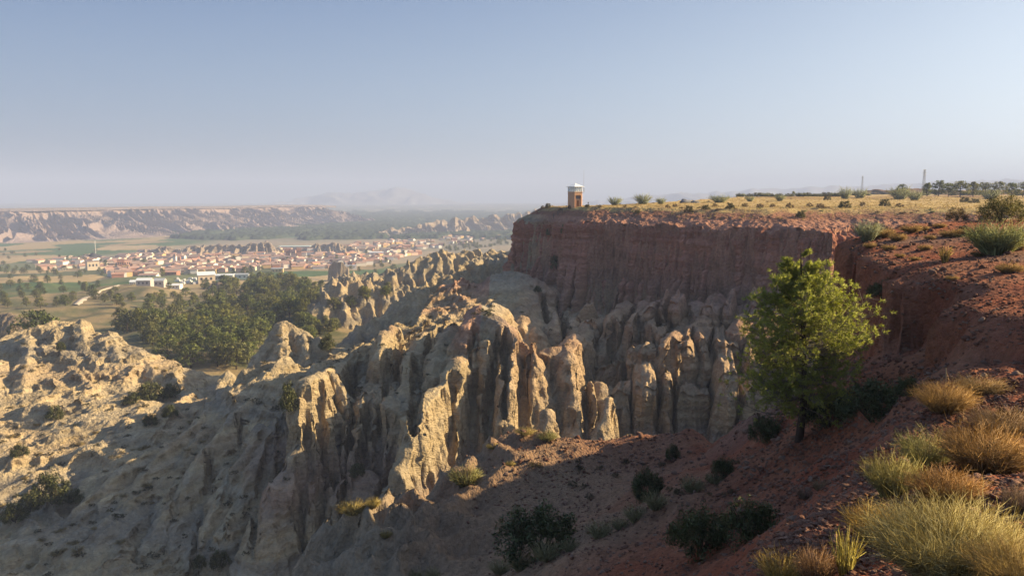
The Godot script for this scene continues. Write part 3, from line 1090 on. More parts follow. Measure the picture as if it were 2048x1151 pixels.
func make_plateau() -> void:
	# behind the rim: rows run from the left edge of the tableland to the far right
	var zs := []
	var z := -239.0
	while z > -2900.0:
		zs.append(z)
		z -= maxf(1.2, -(z + 200.0) * 0.02)
	var nu := 260
	var pos := PackedVector3Array()
	var col := PackedColorArray()
	for zz in zs:
		var xl := back_x(zz) + 1.0 + 3.0 * n1.get_noise_2d(zz * 2.0, 4.0)
		for i in nu:
			var t := float(i) / (nu - 1)
			var x := xl + 1600.0 * pow(t, 2.2)
			var y := plateau_y(x, zz)
			if zz > -275.0 and x < 70.0:
				y -= slump(x, zz, rim_distance(x, zz))
			if i < 6:
				var e := (6.0 - i) / 6.0
				x = xl - (10.0 + 30.0 * sstep(-260.0, -300.0, zz)) * e
				y -= 55.0 * e + 40.0 * e * e
			pos.append(Vector3(x, y, zz))
			col.append(plateau_color(x, zz))
	struct("plateau_field", grid_mesh(flip_rows(pos, nu), flip_cols(col, nu), nu, zs.size()), M.plateau)
	# right of the gorge
	pos = PackedVector3Array()
	col = PackedColorArray()
	var nu2 := 60
	var nv2 := 120
	for j in nv2:
		var zz := -240.0 + 300.0 * j / (nv2 - 1)
		for i in nu2:
			var t := float(i) / (nu2 - 1)
			var x := (117.0 if zz < -72.0 else 44.5) + 900.0 * pow(t, 1.8)
			var y := plateau_y(x, zz) - (0.35 if i == 0 else 0.0)
			pos.append(Vector3(x, y, zz))
			col.append(plateau_color(x, zz))
	struct("plateau_field", grid_mesh(pos, col, nu2, nv2), M.plateau)
	pos = PackedVector3Array()
	col = PackedColorArray()
	for j in 12:
		var zz := 3.8 + 8.0 * j
		for i in 24:
			var x := -36.0 + 85.0 * i / 23.0
			pos.append(Vector3(x, lerpf(near_y(x, 3.8), -1.8, sstep(0, 4, j)) if x > -3.0 else near_y(x, 3.8), zz))
			col.append(soil_color(x, -1.7, zz))
	struct("plateau_field", grid_mesh(pos, col, 24, 12), M.plateau)


func flip_rows(p: PackedVector3Array, nu: int) -> PackedVector3Array:
	var o := PackedVector3Array()
	var nv := p.size() / nu
	for j in range(nv - 1, -1, -1):
		o.append_array(p.slice(j * nu, (j + 1) * nu))
	return o


func flip_cols(p: PackedColorArray, nu: int) -> PackedColorArray:
	var o := PackedColorArray()
	var nv := p.size() / nu
	for j in range(nv - 1, -1, -1):
		o.append_array(p.slice(j * nu, (j + 1) * nu))
	return o


func plateau_color(x: float, z: float) -> Color:
	var q := clampf(0.5 + 1.2 * n2.get_noise_2d(x * 7.0 + 9.0, z * 7.0), 0.0, 1.0)
	var c := Color(0.70, 0.52, 0.22).lerp(Color(0.48, 0.32, 0.16), q)
	return c.lerp(Color(0.28, 0.16, 0.11), sstep(0.05, 0.3, n1.get_noise_2d(x * 1.2, z * 0.9 + 200.0)) * sstep(-330.0, -420.0, z))


# ---------------------------------------------------------------- valley, far hills
func field_color(x: float, z: float) -> Color:
	var a := n4.get_noise_2d(x * 0.55 + z * 0.12, z * 0.32)            # one value per field
	var c := Color(0.390, 0.293, 0.163)
	if a < -0.55:
		c = Color(0.105, 0.165, 0.065)
	elif a < -0.2:
		c = Color(0.468, 0.351, 0.182)
	elif a < 0.1:
		c = Color(0.185, 0.20, 0.10)
	elif a < 0.4:
		c = Color(0.520, 0.390, 0.221)
	elif a < 0.62:
		c = Color(0.137, 0.150, 0.072)
	var d := -z
	var wild := Color(0.325, 0.247, 0.137).lerp(Color(0.130, 0.137, 0.072), clampf(0.5 + 1.6 * n2.get_noise_2d(x * 2.0, z * 2.0), 0.0, 1.0))
	c = c.lerp(wild, sstep(700.0, 480.0, d + 60.0 * n1.get_noise_2d(x, z)))
	var town := sstep(1080.0, 1200.0, d) * sstep(2050.0, 1850.0, d)
	c = c.lerp(Color(0.390, 0.325, 0.247), town * 0.75 * sstep(-780.0, -700.0, x))
	var far := sstep(2300.0, 3600.0, d)
	c = c.lerp(Color(0.169, 0.182, 0.117).lerp(Color(0.442, 0.390, 0.286), sstep(0.1, 0.4, n2.get_noise_2d(x * 0.25, z * 0.12))), far)
	return c


func make_valley() -> void:
	var nu := 460
	var pos := PackedVector3Array()
	var col := PackedColorArray()
	var rows := 0
	var d := 9500.0
	while d > 205.0:
		rows += 1
		for i in nu:
			var x := d * lerpf(-0.95, 0.85, float(i) / (nu - 1))
			var z := -d
			var y := valley_h(x, z)
			pos.append(Vector3(x, y, z))
			col.append(field_color(x, z))
		d *= 0.9885
	struct("valley_ground", grid_mesh(pos, col, nu, rows), M.field)
	print("valley ", Time.get_ticks_msec() - T0)


# a range of clay hills lofted along its crest line; front = towards the eye
func ridge(called: String, crest: Array, base_y: float, wf: float, wb: float, step: float, jag: float, wl: float, flute: float, power: float, c1: Color, c2: Color, sd: float, mat: Material, nt := 56, label := "") -> void:
	var pts := []
	for c in crest:
		pts.append(P(c[0], c[1], c[2]))
	var cum := [0.0]
	for k in pts.size() - 1:
		cum.append(cum[-1] + Vector2(pts[k].x, pts[k].z).distance_to(Vector2(pts[k + 1].x, pts[k + 1].z)))
	var total: float = cum[-1]
	var nu := maxi(8, int(total / step))
	var pos := PackedVector3Array()
	var col := PackedColorArray()
	pos.resize(nu * nt)
	col.resize(nu * nt)
	var k := 0
	for i in nu:
		var s := total * i / (nu - 1)
		while k < pts.size() - 2 and cum[k + 1] < s:
			k += 1
		var q: Vector3 = pts[k].lerp(pts[k + 1], (s - cum[k]) / (cum[k + 1] - cum[k]))
		var dir: Vector3 = (pts[mini(k + 2, pts.size() - 1)] - pts[maxi(k - 1, 0)])
		var out := Vector2(dir.z, -dir.x).normalized()
		if out.dot(Vector2(-q.x, -q.z)) < 0.0:
			out = -out
		var ends := sstep(0.0, 0.06, float(i) / nu) * sstep(1.0, 0.94, float(i) / nu)
		var y0 := q.y + jag * (n1.get_noise_2d(s / wl * 25.0, sd * 50.0) + 0.6 * n1.get_noise_2d(s / wl * 70.0, sd * 90.0))
		for j in nt:
			var t := -1.0 + 2.0 * j / (nt - 1)        # -1 far foot, +1 near foot
			var a := absf(t)
			var w := wf if t > 0.0 else wb
			var xx := q.x + out.x * w * t
			var zz := q.z + out.y * w * t
			var warp := n1.get_noise_2d(xx / wl * 7.0, zz / wl * 7.0 + sd)
			var sw := s + warp * wl * 1.4
			var f := ridged(sw / wl * 25.0 + sd * 9.0, a * 12.0 + (50.0 if t < 0.0 else 0.0))
			var f2 := ridged(sw / wl * 62.0 + sd * 3.0, a * 25.0 + (90.0 if t < 0.0 else 0.0))
			var f3 := ridged(sw / wl * 150.0 + sd * 5.0, a * 60.0)
			var y := lerpf(y0, base_y - 3.0, pow(a, power))
			y += flute * wl * 0.42 * ((f - 0.7) * 0.8 + 0.6 * (f2 - 0.7) + 0.4 * (f3 - 0.7) + 0.35 * n2.get_noise_2d(xx / wl * 30.0, zz / wl * 30.0)) * sstep(0.0, 0.1, a) * sstep(1.0, 0.6, a)
			y = lerpf(base_y - 3.0, y, ends)
			y = strata(y, 0.3, warp * 2.0)
			pos[j * nu + i] = Vector3(xx + warp * wl * 0.15, y, zz + f2 * wl * 0.06)
			var cc := c1.lerp(c2, clampf(0.5 + 0.9 * n1.get_noise_2d(y * 4.0 + 2.0 * warp, sd) + 0.5 * n2.get_noise_2d(xx / wl * 8.0, zz / wl * 8.0), 0.0, 1.0))
			col[j * nu + i] = cc
	# rows must run so that the surface faces up
	var up := (pos[nu + 1] - pos[1]).cross(pos[2] - pos[0]).y
	struct(called, grid_mesh(pos if up > 0.0 else flip_rows(pos, nu), col if up > 0.0 else flip_cols(col, nu), nu, nt), mat, "structure", label)


var wood := Field.new()


func make_wood_hills() -> void:                   # crests between the mesa and the pine wood
	wood.setup(-135.0, -470.0, 14.0, -206.0, 0.55)
	var nx := wood.nx
	var nz := wood.nz
	for j in nz:
		var z := wood.z0 + j * wood.cell
		for i in nx:
			var x := wood.x0 + i * wood.cell
			wood.h[j * nx + i] = valley_y(x, z) - 7.0
	var crests := [
		[[[1045, 500, 262], [1000, 510, 268], [962, 513, 268], [935, 520, 264], [905, 542, 252], [868, 560, 246], [840, 566, 242], [800, 598, 236], [760, 630, 230], [715, 652, 226], [690, 680, 222]], 1.6, 1.0],
		[[[1060, 470, 420], [1010, 502, 425], [960, 498, 420], [925, 500, 418], [880, 500, 415], [830, 517, 410], [790, 535, 405], [752, 548, 400], [700, 543, 398], [668, 552, 392], [640, 580, 385], [622, 612, 378]], 2.2, 1.15],
		[[[960, 536, 330], [900, 546, 322], [860, 550, 318], [830, 574, 310], [790, 604, 300]], 1.6, 1.1],
	]
	for k in crests.size():
		stamp(wood, crests[k], k + 70)
		var pts: Array = crests[k][0]
		for i in pts.size() - 1:
			for e in 5:
				var t := (e + rng.randf_range(0.0, 1.0)) / 5.0
				var u := lerpf(pts[i][0], pts[i + 1][0], t)
				var v := lerpf(pts[i][1], pts[i + 1][1], t)
				var d := lerpf(pts[i][2], pts[i + 1][2], t)
				var g := rng.randf_range(3.0, 17.0)
				var side := rng.randf_range(-22.0, 24.0)
				stamp(wood, [[[u, v + 2, d], [u + side * 0.5, v + g * 1.2, d - g * 0.5], [u + side, v + g * 4.2, d - g * 1.15]], rng.randf_range(0.5, 1.7), rng.randf_range(1.0, 2.1)], k * 9 + i)
	var pos := PackedVector3Array()
	var col := PackedColorArray()
	pos.resize(nx * nz)
	col.resize(nx * nz)
	for j in nz:
		var z := wood.z0 + j * wood.cell
		for i in nx:
			var x := wood.x0 + i * wood.cell
			var p := j * nx + i
			var y := wood.h[p] + 1.6 * (ridged(x * 5.0 + 80.0, z * 5.0) - 0.6) + 1.0 * (ridged(x * 12.0, z * 12.0) - 0.6) + 0.5 * n2.get_noise_2d(x * 14.0, z * 14.0)
			y = strata(y, 0.3, n1.get_noise_2d(x * 2.0, z * 2.0))
			wood.h[p] = y
			pos[p] = Vector3(x + 0.5 * n1.get_noise_3d(x * 8.0, y * 12.0, z * 8.0), y, z)
			col[p] = clay_color(-60.0, y, z, 0.0)
	struct("clay_ridges", grid_mesh(pos, col, nx, nz), M.badland)


func make_hills() -> void:
	var tan_a := Color(0.52, 0.41, 0.30)
	var tan_b := Color(0.37, 0.29, 0.21)
	var gold := Color(0.44, 0.33, 0.19)
	var gray := Color(0.33, 0.27, 0.19)
	make_wood_hills()
	ridge("clay_mound", [[390, 575, 640], [420, 568, 640], [445, 562, 640], [470, 572, 640]], -84.0, 14.0, 16.0, 0.8, 1.4, 6.0, 0.9, 1.3, gold, tan_b, 9.0, M.badland, 40)
	ridge("clay_mound", [[-20, 632, 330], [20, 628, 330], [60, 636, 330]], -68.0, 10.0, 14.0, 0.6, 1.0, 4.0, 0.9, 1.4, gold, tan_b, 9.5, M.badland, 40)
	ridge("clay_mound", [[655, 535, 760], [668, 524, 760], [682, 523, 760], [700, 536, 760]], -94.0, 13.0, 16.0, 0.8, 1.5, 7.0, 0.9, 1.0, tan_a, gray, 9.7, M.badland, 40)
	# low hills behind the town
	ridge("clay_hills", [[120, 516, 1260], [150, 512, 1260], [180, 508, 1260], [200, 510, 1260]], -108.0, 40.0, 40.0, 2.0, 2.0, 14.0, 0.9, 1.3, tan_a, tan_b, 10.0, M.far_rock, 40)
	ridge("clay_hills", [[255, 506, 1360], [300, 497, 1360], [330, 490, 1360], [355, 496, 1360], [372, 492, 1360], [398, 495, 1360], [404, 489, 1360], [440, 489, 1360], [480, 486, 1360], [515, 485, 1360], [545, 490, 1360], [560, 496, 1360]], -110.0, 34.0, 50.0, 1.6, 5.0, 20.0, 1.2, 1.2, tan_a, tan_b, 12.0, M.far_rock, 48)
	ridge("clay_hills", [[590, 502, 1390], [612, 492, 1390], [630, 487, 1390], [668, 483, 1390], [690, 492, 1390], [720, 496, 1390]], -111.0, 40.0, 50.0, 1.6, 3.0, 18.0, 1.0, 1.4, tan_a, tan_b, 14.0, M.far_rock, 48)
	# the pinnacle range right of the town
	ridge("pinnacle_range", [[668, 488, 2020], [692, 484, 2020], [703, 467, 2040], [715, 472, 2050], [728, 465, 2060], [760, 463, 2080], [790, 457, 2100], [815, 455, 2130], [850, 449, 2160], [880, 441, 2200], [900, 441, 2220], [930, 436, 2250], [960, 432, 2280], [990, 427, 2300], [1015, 424, 2320], [1060, 422, 2350], [1120, 424, 2400]], -113.0, 95.0, 120.0, 2.2, 10.0, 36.0, 1.1, 1.05, tan_a, tan_b, 16.0, M.far_rock, 84)
	ridge("pinnacle_range", [[800, 470, 2180], [860, 462, 2200], [920, 457, 2220], [980, 452, 2240], [1040, 452, 2260]], -113.0, 70.0, 80.0, 2.2, 8.0, 30.0, 1.1, 1.05, tan_a, tan_b, 18.0, M.far_rock, 64)
	# the long escarpment across the valley and the tableland on it
	var top := [[-420, 430, 1750], [-150, 425, 1900], [0, 421, 2000], [150, 419, 2150], [300, 416, 2350], [450, 415, 2650], [560, 412, 2950], [640, 412, 3150], [672, 414, 3260]]
	ridge("far_escarpment", top, -116.0, 330.0, 300.0, 3.0, 1.5, 30.0, 1.7, 1.0, Color(0.46, 0.35, 0.30), Color(0.37, 0.28, 0.245), 20.0, M.far_rock, 150)
	var pos := PackedVector3Array()
	var col := PackedColorArray()
	for j in 14:
		for k in top.size():
			var p := P(top[k][0], top[k][1], top[k][2])
			var away := Vector3(p.x, 0, p.z).normalized() * (42.0 * (13 - j) - 20.0)
			pos.append(Vector3(p.x + away.x, p.y - 2.0 + away.length() * 0.0005, p.z + away.z))
			col.append(Color(0.48, 0.38, 0.30).lerp(Color(0.38, 0.29, 0.23), clampf(0.5 + n2.get_noise_2d(p.x + away.x, away.length() * 0.2), 0, 1)))
	struct("far_tableland", grid_mesh(pos, col, top.size(), 14), M.far_rock)
	# mounds on the tableland to the right
	var red := Color(0.26, 0.15, 0.11)
	ridge("red_mound", [[1425, 401, 430], [1450, 394, 430], [1500, 392, 440], [1560, 394, 450], [1620, 396, 460], [1660, 399, 470]], -3.2, 24.0, 30.0, 1.5, 0.8, 12.0, 0.3, 1.3, red, Color(0.22, 0.17, 0.10), 30.0, M.badland, 28)
	ridge("red_mound", [[1670, 392, 640], [1700, 384, 640], [1740, 381, 650], [1790, 379, 660], [1840, 377, 670], [1900, 380, 680], [2060, 384, 700], [2200, 388, 700]], -1.0, 40.0, 50.0, 2.0, 1.0, 16.0, 0.3, 1.3, red, Color(0.24, 0.18, 0.11), 32.0, M.badland, 28)
	# mountains fading into the haze, which is also painted into their pale grey
	var haze_grey := Color(0.33, 0.32, 0.31)
	ridge("mountain", [[520, 406, 8800], [580, 400, 8800], [620, 390, 8800], [660, 381, 8800], [700, 384, 8800], [745, 379, 8800], [790, 371, 8800], [815, 374, 8800], [850, 387, 8800], [900, 398, 8800], [960, 406, 8800]], -115.0, 700.0, 700.0, 40.0, 8.0, 240.0, 0.5, 1.0, haze_grey, haze_grey, 40.0, M.mountain, 24)
	ridge("mountain", [[1100, 405, 8000], [1180, 400, 8000], [1240, 396, 8000], [1275, 388, 8000], [1310, 387, 8000], [1330, 391, 8000], [1370, 389, 8000], [1450, 391, 8000]], -115.0, 600.0, 600.0, 40.0, 5.0, 240.0, 0.5, 1.0, haze_grey, haze_grey, 42.0, M.mountain, 24)
	ridge("mountain", [[1240, 398, 7000], [1300, 389, 7000], [1350, 384, 7000], [1500, 377, 7000], [1700, 367, 7000], [1900, 360, 7000], [2048, 352, 7000], [2300, 345, 7000], [2700, 345, 7000]], -60.0, 1000.0, 600.0, 50.0, 3.0, 300.0, 0.4, 1.0, haze_grey, haze_grey, 44.0, M.mountain, 24)


# ---------------------------------------------------------------- where a line of sight meets the ground
func ground_y(x: float, z: float) -> float:
	if x > -35.0 and x < 44.0 and z > -58.0 and z < 3.0:
		return near_y(x, z)
	if mid.holds(x, z):
		return mid.at(x, z)
	if z < -239.0 and x > back_x(z) + 4.0 or x > 117.0:
		return plateau_y(x, z)
	if wood.holds(x, z) and wood.at(x, z) > valley_y(x, z):
		return wood.at(x, z)
	return valley_h(x, z)


func hit(u: float, v: float, d0 := 2.5, d1 := 1500.0) -> Vector3:
	var d := d0
	while d < d1:
		var p := P(u, v, d)
		var y := ground_y(p.x, p.z)
		if p.y <= y:
			return Vector3(p.x, y, p.z)
		d *= 1.006
	var q := P(u, v, d1)
	return Vector3(q.x, ground_y(q.x, q.z), q.z)


# ---------------------------------------------------------------- plants
func rnd_dir() -> Vector3:
	var y := rng.randf_range(-1.0, 1.0)
	var a := rng.randf() * TAU
	var r := sqrt(1.0 - y * y)
	return Vector3(r * cos(a), y, r * sin(a))


func blade(s: Soup, a: Vector3, b: Vector3, w0: float, w1: float, ca: Color, cb: Color, nor: Vector3) -> void:
	var side := (b - a).cross(rnd_dir())
	if side.length_squared() < 1e-10:
		side = Vector3.RIGHT
	side = side.normalized()
	var p := a - side * w0
	var q := a + side * w0
	var r := b + side * w1
	var t := b - side * w1
	for e in [[p, ca], [q, ca], [r, cb], [p, ca], [r, cb], [t, cb]]:
		s.v.append(e[0]); s.n.append(nor); s.c.append(e[1])


# stems that fan out from the root; height 1, radius about spread
func broom(n: int, spread: float, droop: float, width: float, low: Color, tip: Color, twigs: int, ragged := 0.35) -> ArrayMesh:
	var s := Soup.new()
	for k in n:
		var az := rng.randf() * TAU
		var lean := spread * sqrt(rng.randf())
		var len := rng.randf_range(1.0 - ragged, 1.0) / maxf(0.55, sqrt(1.0 + lean * lean * 0.35))
		var dir := Vector3(cos(az) * lean, 1.0, sin(az) * lean).normalized()
		var p := Vector3(cos(az), 0, sin(az)) * rng.randf() * 0.34 * spread - Vector3(0, 0.05, 0)
		var tone := low.lerp(tip, 1.0 - 0.8 * pow(rng.randf(), 2.0)) * rng.randf_range(0.85, 1.15)      # each stem has one colour
		var out := Vector3(cos(az) * lean, 0.7, sin(az) * lean).normalized()
		for g in 3:
			var q := p + dir * len / 3.0
			blade(s, p, q, width * (1.0 - g * 0.25), width * (0.75 - g * 0.25), tone, tone, (out + rnd_dir() * 0.5).normalized())
			if g > 0:
				for e in twigs:
					var td := (dir + rnd_dir() * 0.75).normalized()
					var tp := p.lerp(q, rng.randf())
					blade(s, tp, tp + td * len * rng.randf_range(0.12, 0.3), width * 0.6, width * 0.25, tone, tone, (out + rnd_dir() * 0.5).normalized())
			p = q
			dir = (dir + Vector3(cos(az) * 0.12, -droop, sin(az) * 0.12) + rnd_dir() * 0.3).normalized()
	return s.mesh()


# leafy bush: clumps of small leaf faces; height about 1, radius r
func leafy(clumps: int, leaves: int, r: float, size: float, dark: Color, light: Color, flat := 1.0) -> ArrayMesh:
	var s := Soup.new()
	for k in clumps:
		var d := rnd_dir()
		d.y = absf(d.y)
		var c := Vector3(d.x * r, 0.08 + d.y * 0.8 * flat, d.z * r) * pow(rng.randf_range(0.25, 1.0), 0.5)
		var cr := rng.randf_range(0.14, 0.26) * maxf(r, 0.5)
		var tone := dark.lerp(light, rng.randf())
		for e in leaves:
			var o := rnd_dir()
			var p := c + o * cr * pow(rng.randf(), 0.4)
			p.y = maxf(p.y, -0.05)
			var a := rnd_dir() * size
			var b := a.cross(rnd_dir()).normalized() * size * 0.5
			s.tri(p - a, p + b, p + a, tone * rng.randf_range(0.8, 1.2), (o + Vector3.UP * 0.3).normalized())
	for k in 9:
		var d := rnd_dir()
		s.tube(Vector3(0, -0.1, 0), Vector3(d.x * r * 0.6, rng.randf_range(0.3, 0.7) * flat, d.z * r * 0.6), 0.025, 0.008, 4, Color(0.09, 0.07, 0.05))
	return s.mesh()


func pine_meshes(kind: int) -> Array:             # [trunk, crown], height 1
	var t := Soup.new()
	var s := Soup.new()
	var lean := Vector3(rng.randf_range(-0.05, 0.05), 0, rng.randf_range(-0.05, 0.05))
	t.tube(Vector3(0, -0.1, 0), Vector3(lean.x, 0.45, lean.z), 0.026, 0.018, 6, Color(0.07, 0.055, 0.045))
	t.tube(Vector3(lean.x, 0.45, lean.z), Vector3(lean.x * 1.5, 0.92, lean.z * 1.5), 0.018, 0.005, 5, Color(0.07, 0.055, 0.045))
	var wide: float = [0.42, 0.34, 0.5, 0.38, 0.46, 0.28][kind]
	var low: float = [0.22, 0.15, 0.28, 0.1, 0.2, 0.12][kind]
	for k in 76:
		var h := lerpf(low, 0.97, pow(rng.randf(), 0.85))
		var f := (h - low) / (1.0 - low)
		var rad := wide * (sstep(-0.5, 0.25, f) * sqrt(maxf(0.02, 1.02 - f * f))) * rng.randf_range(0.35, 1.08)
		var az := rng.randf() * TAU
		var c := Vector3(cos(az) * rad, h, sin(az) * rad) + lean * h
		t.tube(Vector3(lean.x * h, h - 0.08, lean.z * h), c, 0.006, 0.002, 3, Color(0.08, 0.065, 0.05))
		var tone := Color(0.15, 0.18, 0.055).lerp(Color(0.27, 0.29, 0.095), rng.randf())
		var cr := rng.randf_range(0.07, 0.125)
		for e in 30:
			var o := rnd_dir()
			o.y *= 0.75
			var p := c + o * cr * pow(rng.randf(), 0.35)
			var a := (rnd_dir() + Vector3.UP * 0.4) * 0.034
			var b := a.cross(rnd_dir()).normalized() * 0.022
			s.tri(p - a, p + b, p + a, tone * rng.randf_range(0.75, 1.25), (o + Vector3.UP * 0.35).normalized())
	return [t.mesh(), s.mesh()]


func make_near_pine() -> void:
	var base := hit(1597, 884, 12.0, 40.0)
	var root := thing("pine_tree", "bright green pine tree standing alone in the gully below the red bank", "tree", base)
	var sc := -base.z / F                       # metres per photograph pixel at the tree
	var t := Soup.new()
	var wood := Color(0.075, 0.055, 0.042)
	var tw := Color(0.20, 0.17, 0.13)
	var pts := []
	for k in 9:
		var f := k / 8.0
		pts.append(Vector3((-6.0 * f + 5.0 * sin(f * 5.0)) * sc, f * 412.0 * sc - 0.25, 0.15 * sin(f * 4.0)))
	for k in 8:
		t.tube(pts[k], pts[k + 1], 0.125 * pow(1.0 - k / 8.0, 0.8) + 0.012, 0.125 * pow(1.0 - (k + 1) / 8.0, 0.8) + 0.012, 9, wood)
	part(root, "trunk", t.mesh(), M.bark)
	var b := Soup.new()
	var s := Soup.new()
	for k in 240:
		var f := rng.randf_range(0.11, 0.985)
		f = lerpf(f, 0.11 + 0.87 * (k / 240.0), 0.7)
		var az := k * 2.39996 + rng.randf_range(-0.5, 0.5)
		var dir := Vector3(cos(az), 0, sin(az))
		# outline of the crown in photograph pixels, left and right
		var left := table(f, [[0.08, 90], [0.13, 150], [0.2, 158], [0.28, 128], [0.45, 128], [0.6, 112], [0.75, 74], [0.9, 34], [1.0, 6]])
		var right := table(f, [[0.08, 10], [0.2, 40], [0.28, 96], [0.45, 126], [0.6, 128], [0.75, 82], [0.9, 36], [1.0, 6]])
		var ext := lerpf(left, right, 0.5 + 0.5 * dir.x) * rng.randf_range(0.55, 1.2) * sc
		if ext < 0.12:
			ext = 0.14
		var p: Vector3 = pts[int(f * 7.99)].lerp(pts[int(f * 7.99) + 1], f * 7.99 - int(f * 7.99))
		var rise := lerpf(-0.08, 0.75, f * f) + rng.randf_range(-0.12, 0.15)
		var d := (dir + Vector3(0, rise, 0)).normalized()
		var segs := 5
		var rad := 0.010 + 0.018 * (1.0 - f)
		var tone := Color(0.34, 0.36, 0.11).lerp(Color(0.52, 0.52, 0.17), rng.randf())
		for g in segs:
			var q := p + d * ext / segs
			b.tube(p, q, rad * (1.0 - g / 6.0), rad * (1.0 - (g + 1) / 6.0), 4, tw)
			if g >= 1:
				for e in 4 + g:
					var sd := (d * 0.7 + rnd_dir() * 0.9 + Vector3.UP * 0.2).normalized()
					var sp := p.lerp(q, rng.randf())
					var sq := sp + sd * ext * rng.randf_range(0.10, 0.24)
					b.tube(sp, sq, 0.005, 0.003, 3, tw)
					if rng.randf() < (0.7 if g == 1 else 0.26):
						continue
					for m in 2:
						tuft(s, sq - sd * 0.07 * m, sd, 0.115, 15, tone)
			if g == segs - 1:
				tuft(s, q, d, 0.14, 18, tone)
			p = q
			d = (d + Vector3(0, 0.10, 0) + rnd_dir() * 0.18).normalized()
	part(root, "branch", b.mesh(), plain_mat("twig bark", lin(0.2, 0.17, 0.13), 0.9, 0.1))
	part(root, "crown", s.mesh(), M.pine)


func table(x: float, t: Array) -> float:
	for k in t.size() - 1:
		if x <= t[k + 1][0]:
			return lerpf(t[k][1], t[k + 1][1], clampf((x - t[k][0]) / (t[k + 1][0] - t[k][0]), 0.0, 1.0))
	return t[-1][1]


func tuft(s: Soup, p: Vector3, d: Vector3, len: float, n: int, tone: Color) -> void:
	for k in n:
		var a := (d * 0.8 + rnd_dir()).normalized()
		var q := p + a * len * rng.randf_range(0.7, 1.15)
		var side := a.cross(rnd_dir()).normalized() * len * 0.075
		s.tri(p - side, q, p + side, tone * rng.randf_range(0.75, 1.25), (a + Vector3.UP * 0.3).normalized())


func put_shrub(called: String, mesh: Mesh, mat: Material, u: float, v: float, w: float, h: float, label: String, category := "shrub", group := "", r := 0.5, dmin := 2.5, dmax := 1500.0) -> MeshInstance3D:
	var p := hit(u, v, dmin, dmax)
	var sc := -p.z / F
	var o := solo(called, mesh, mat, label, category, p, rng.randf() * TAU, group)
	o.scale = Vector3(w * sc * 0.5 / r, h * sc, w * sc * 0.5 / r)
	return o


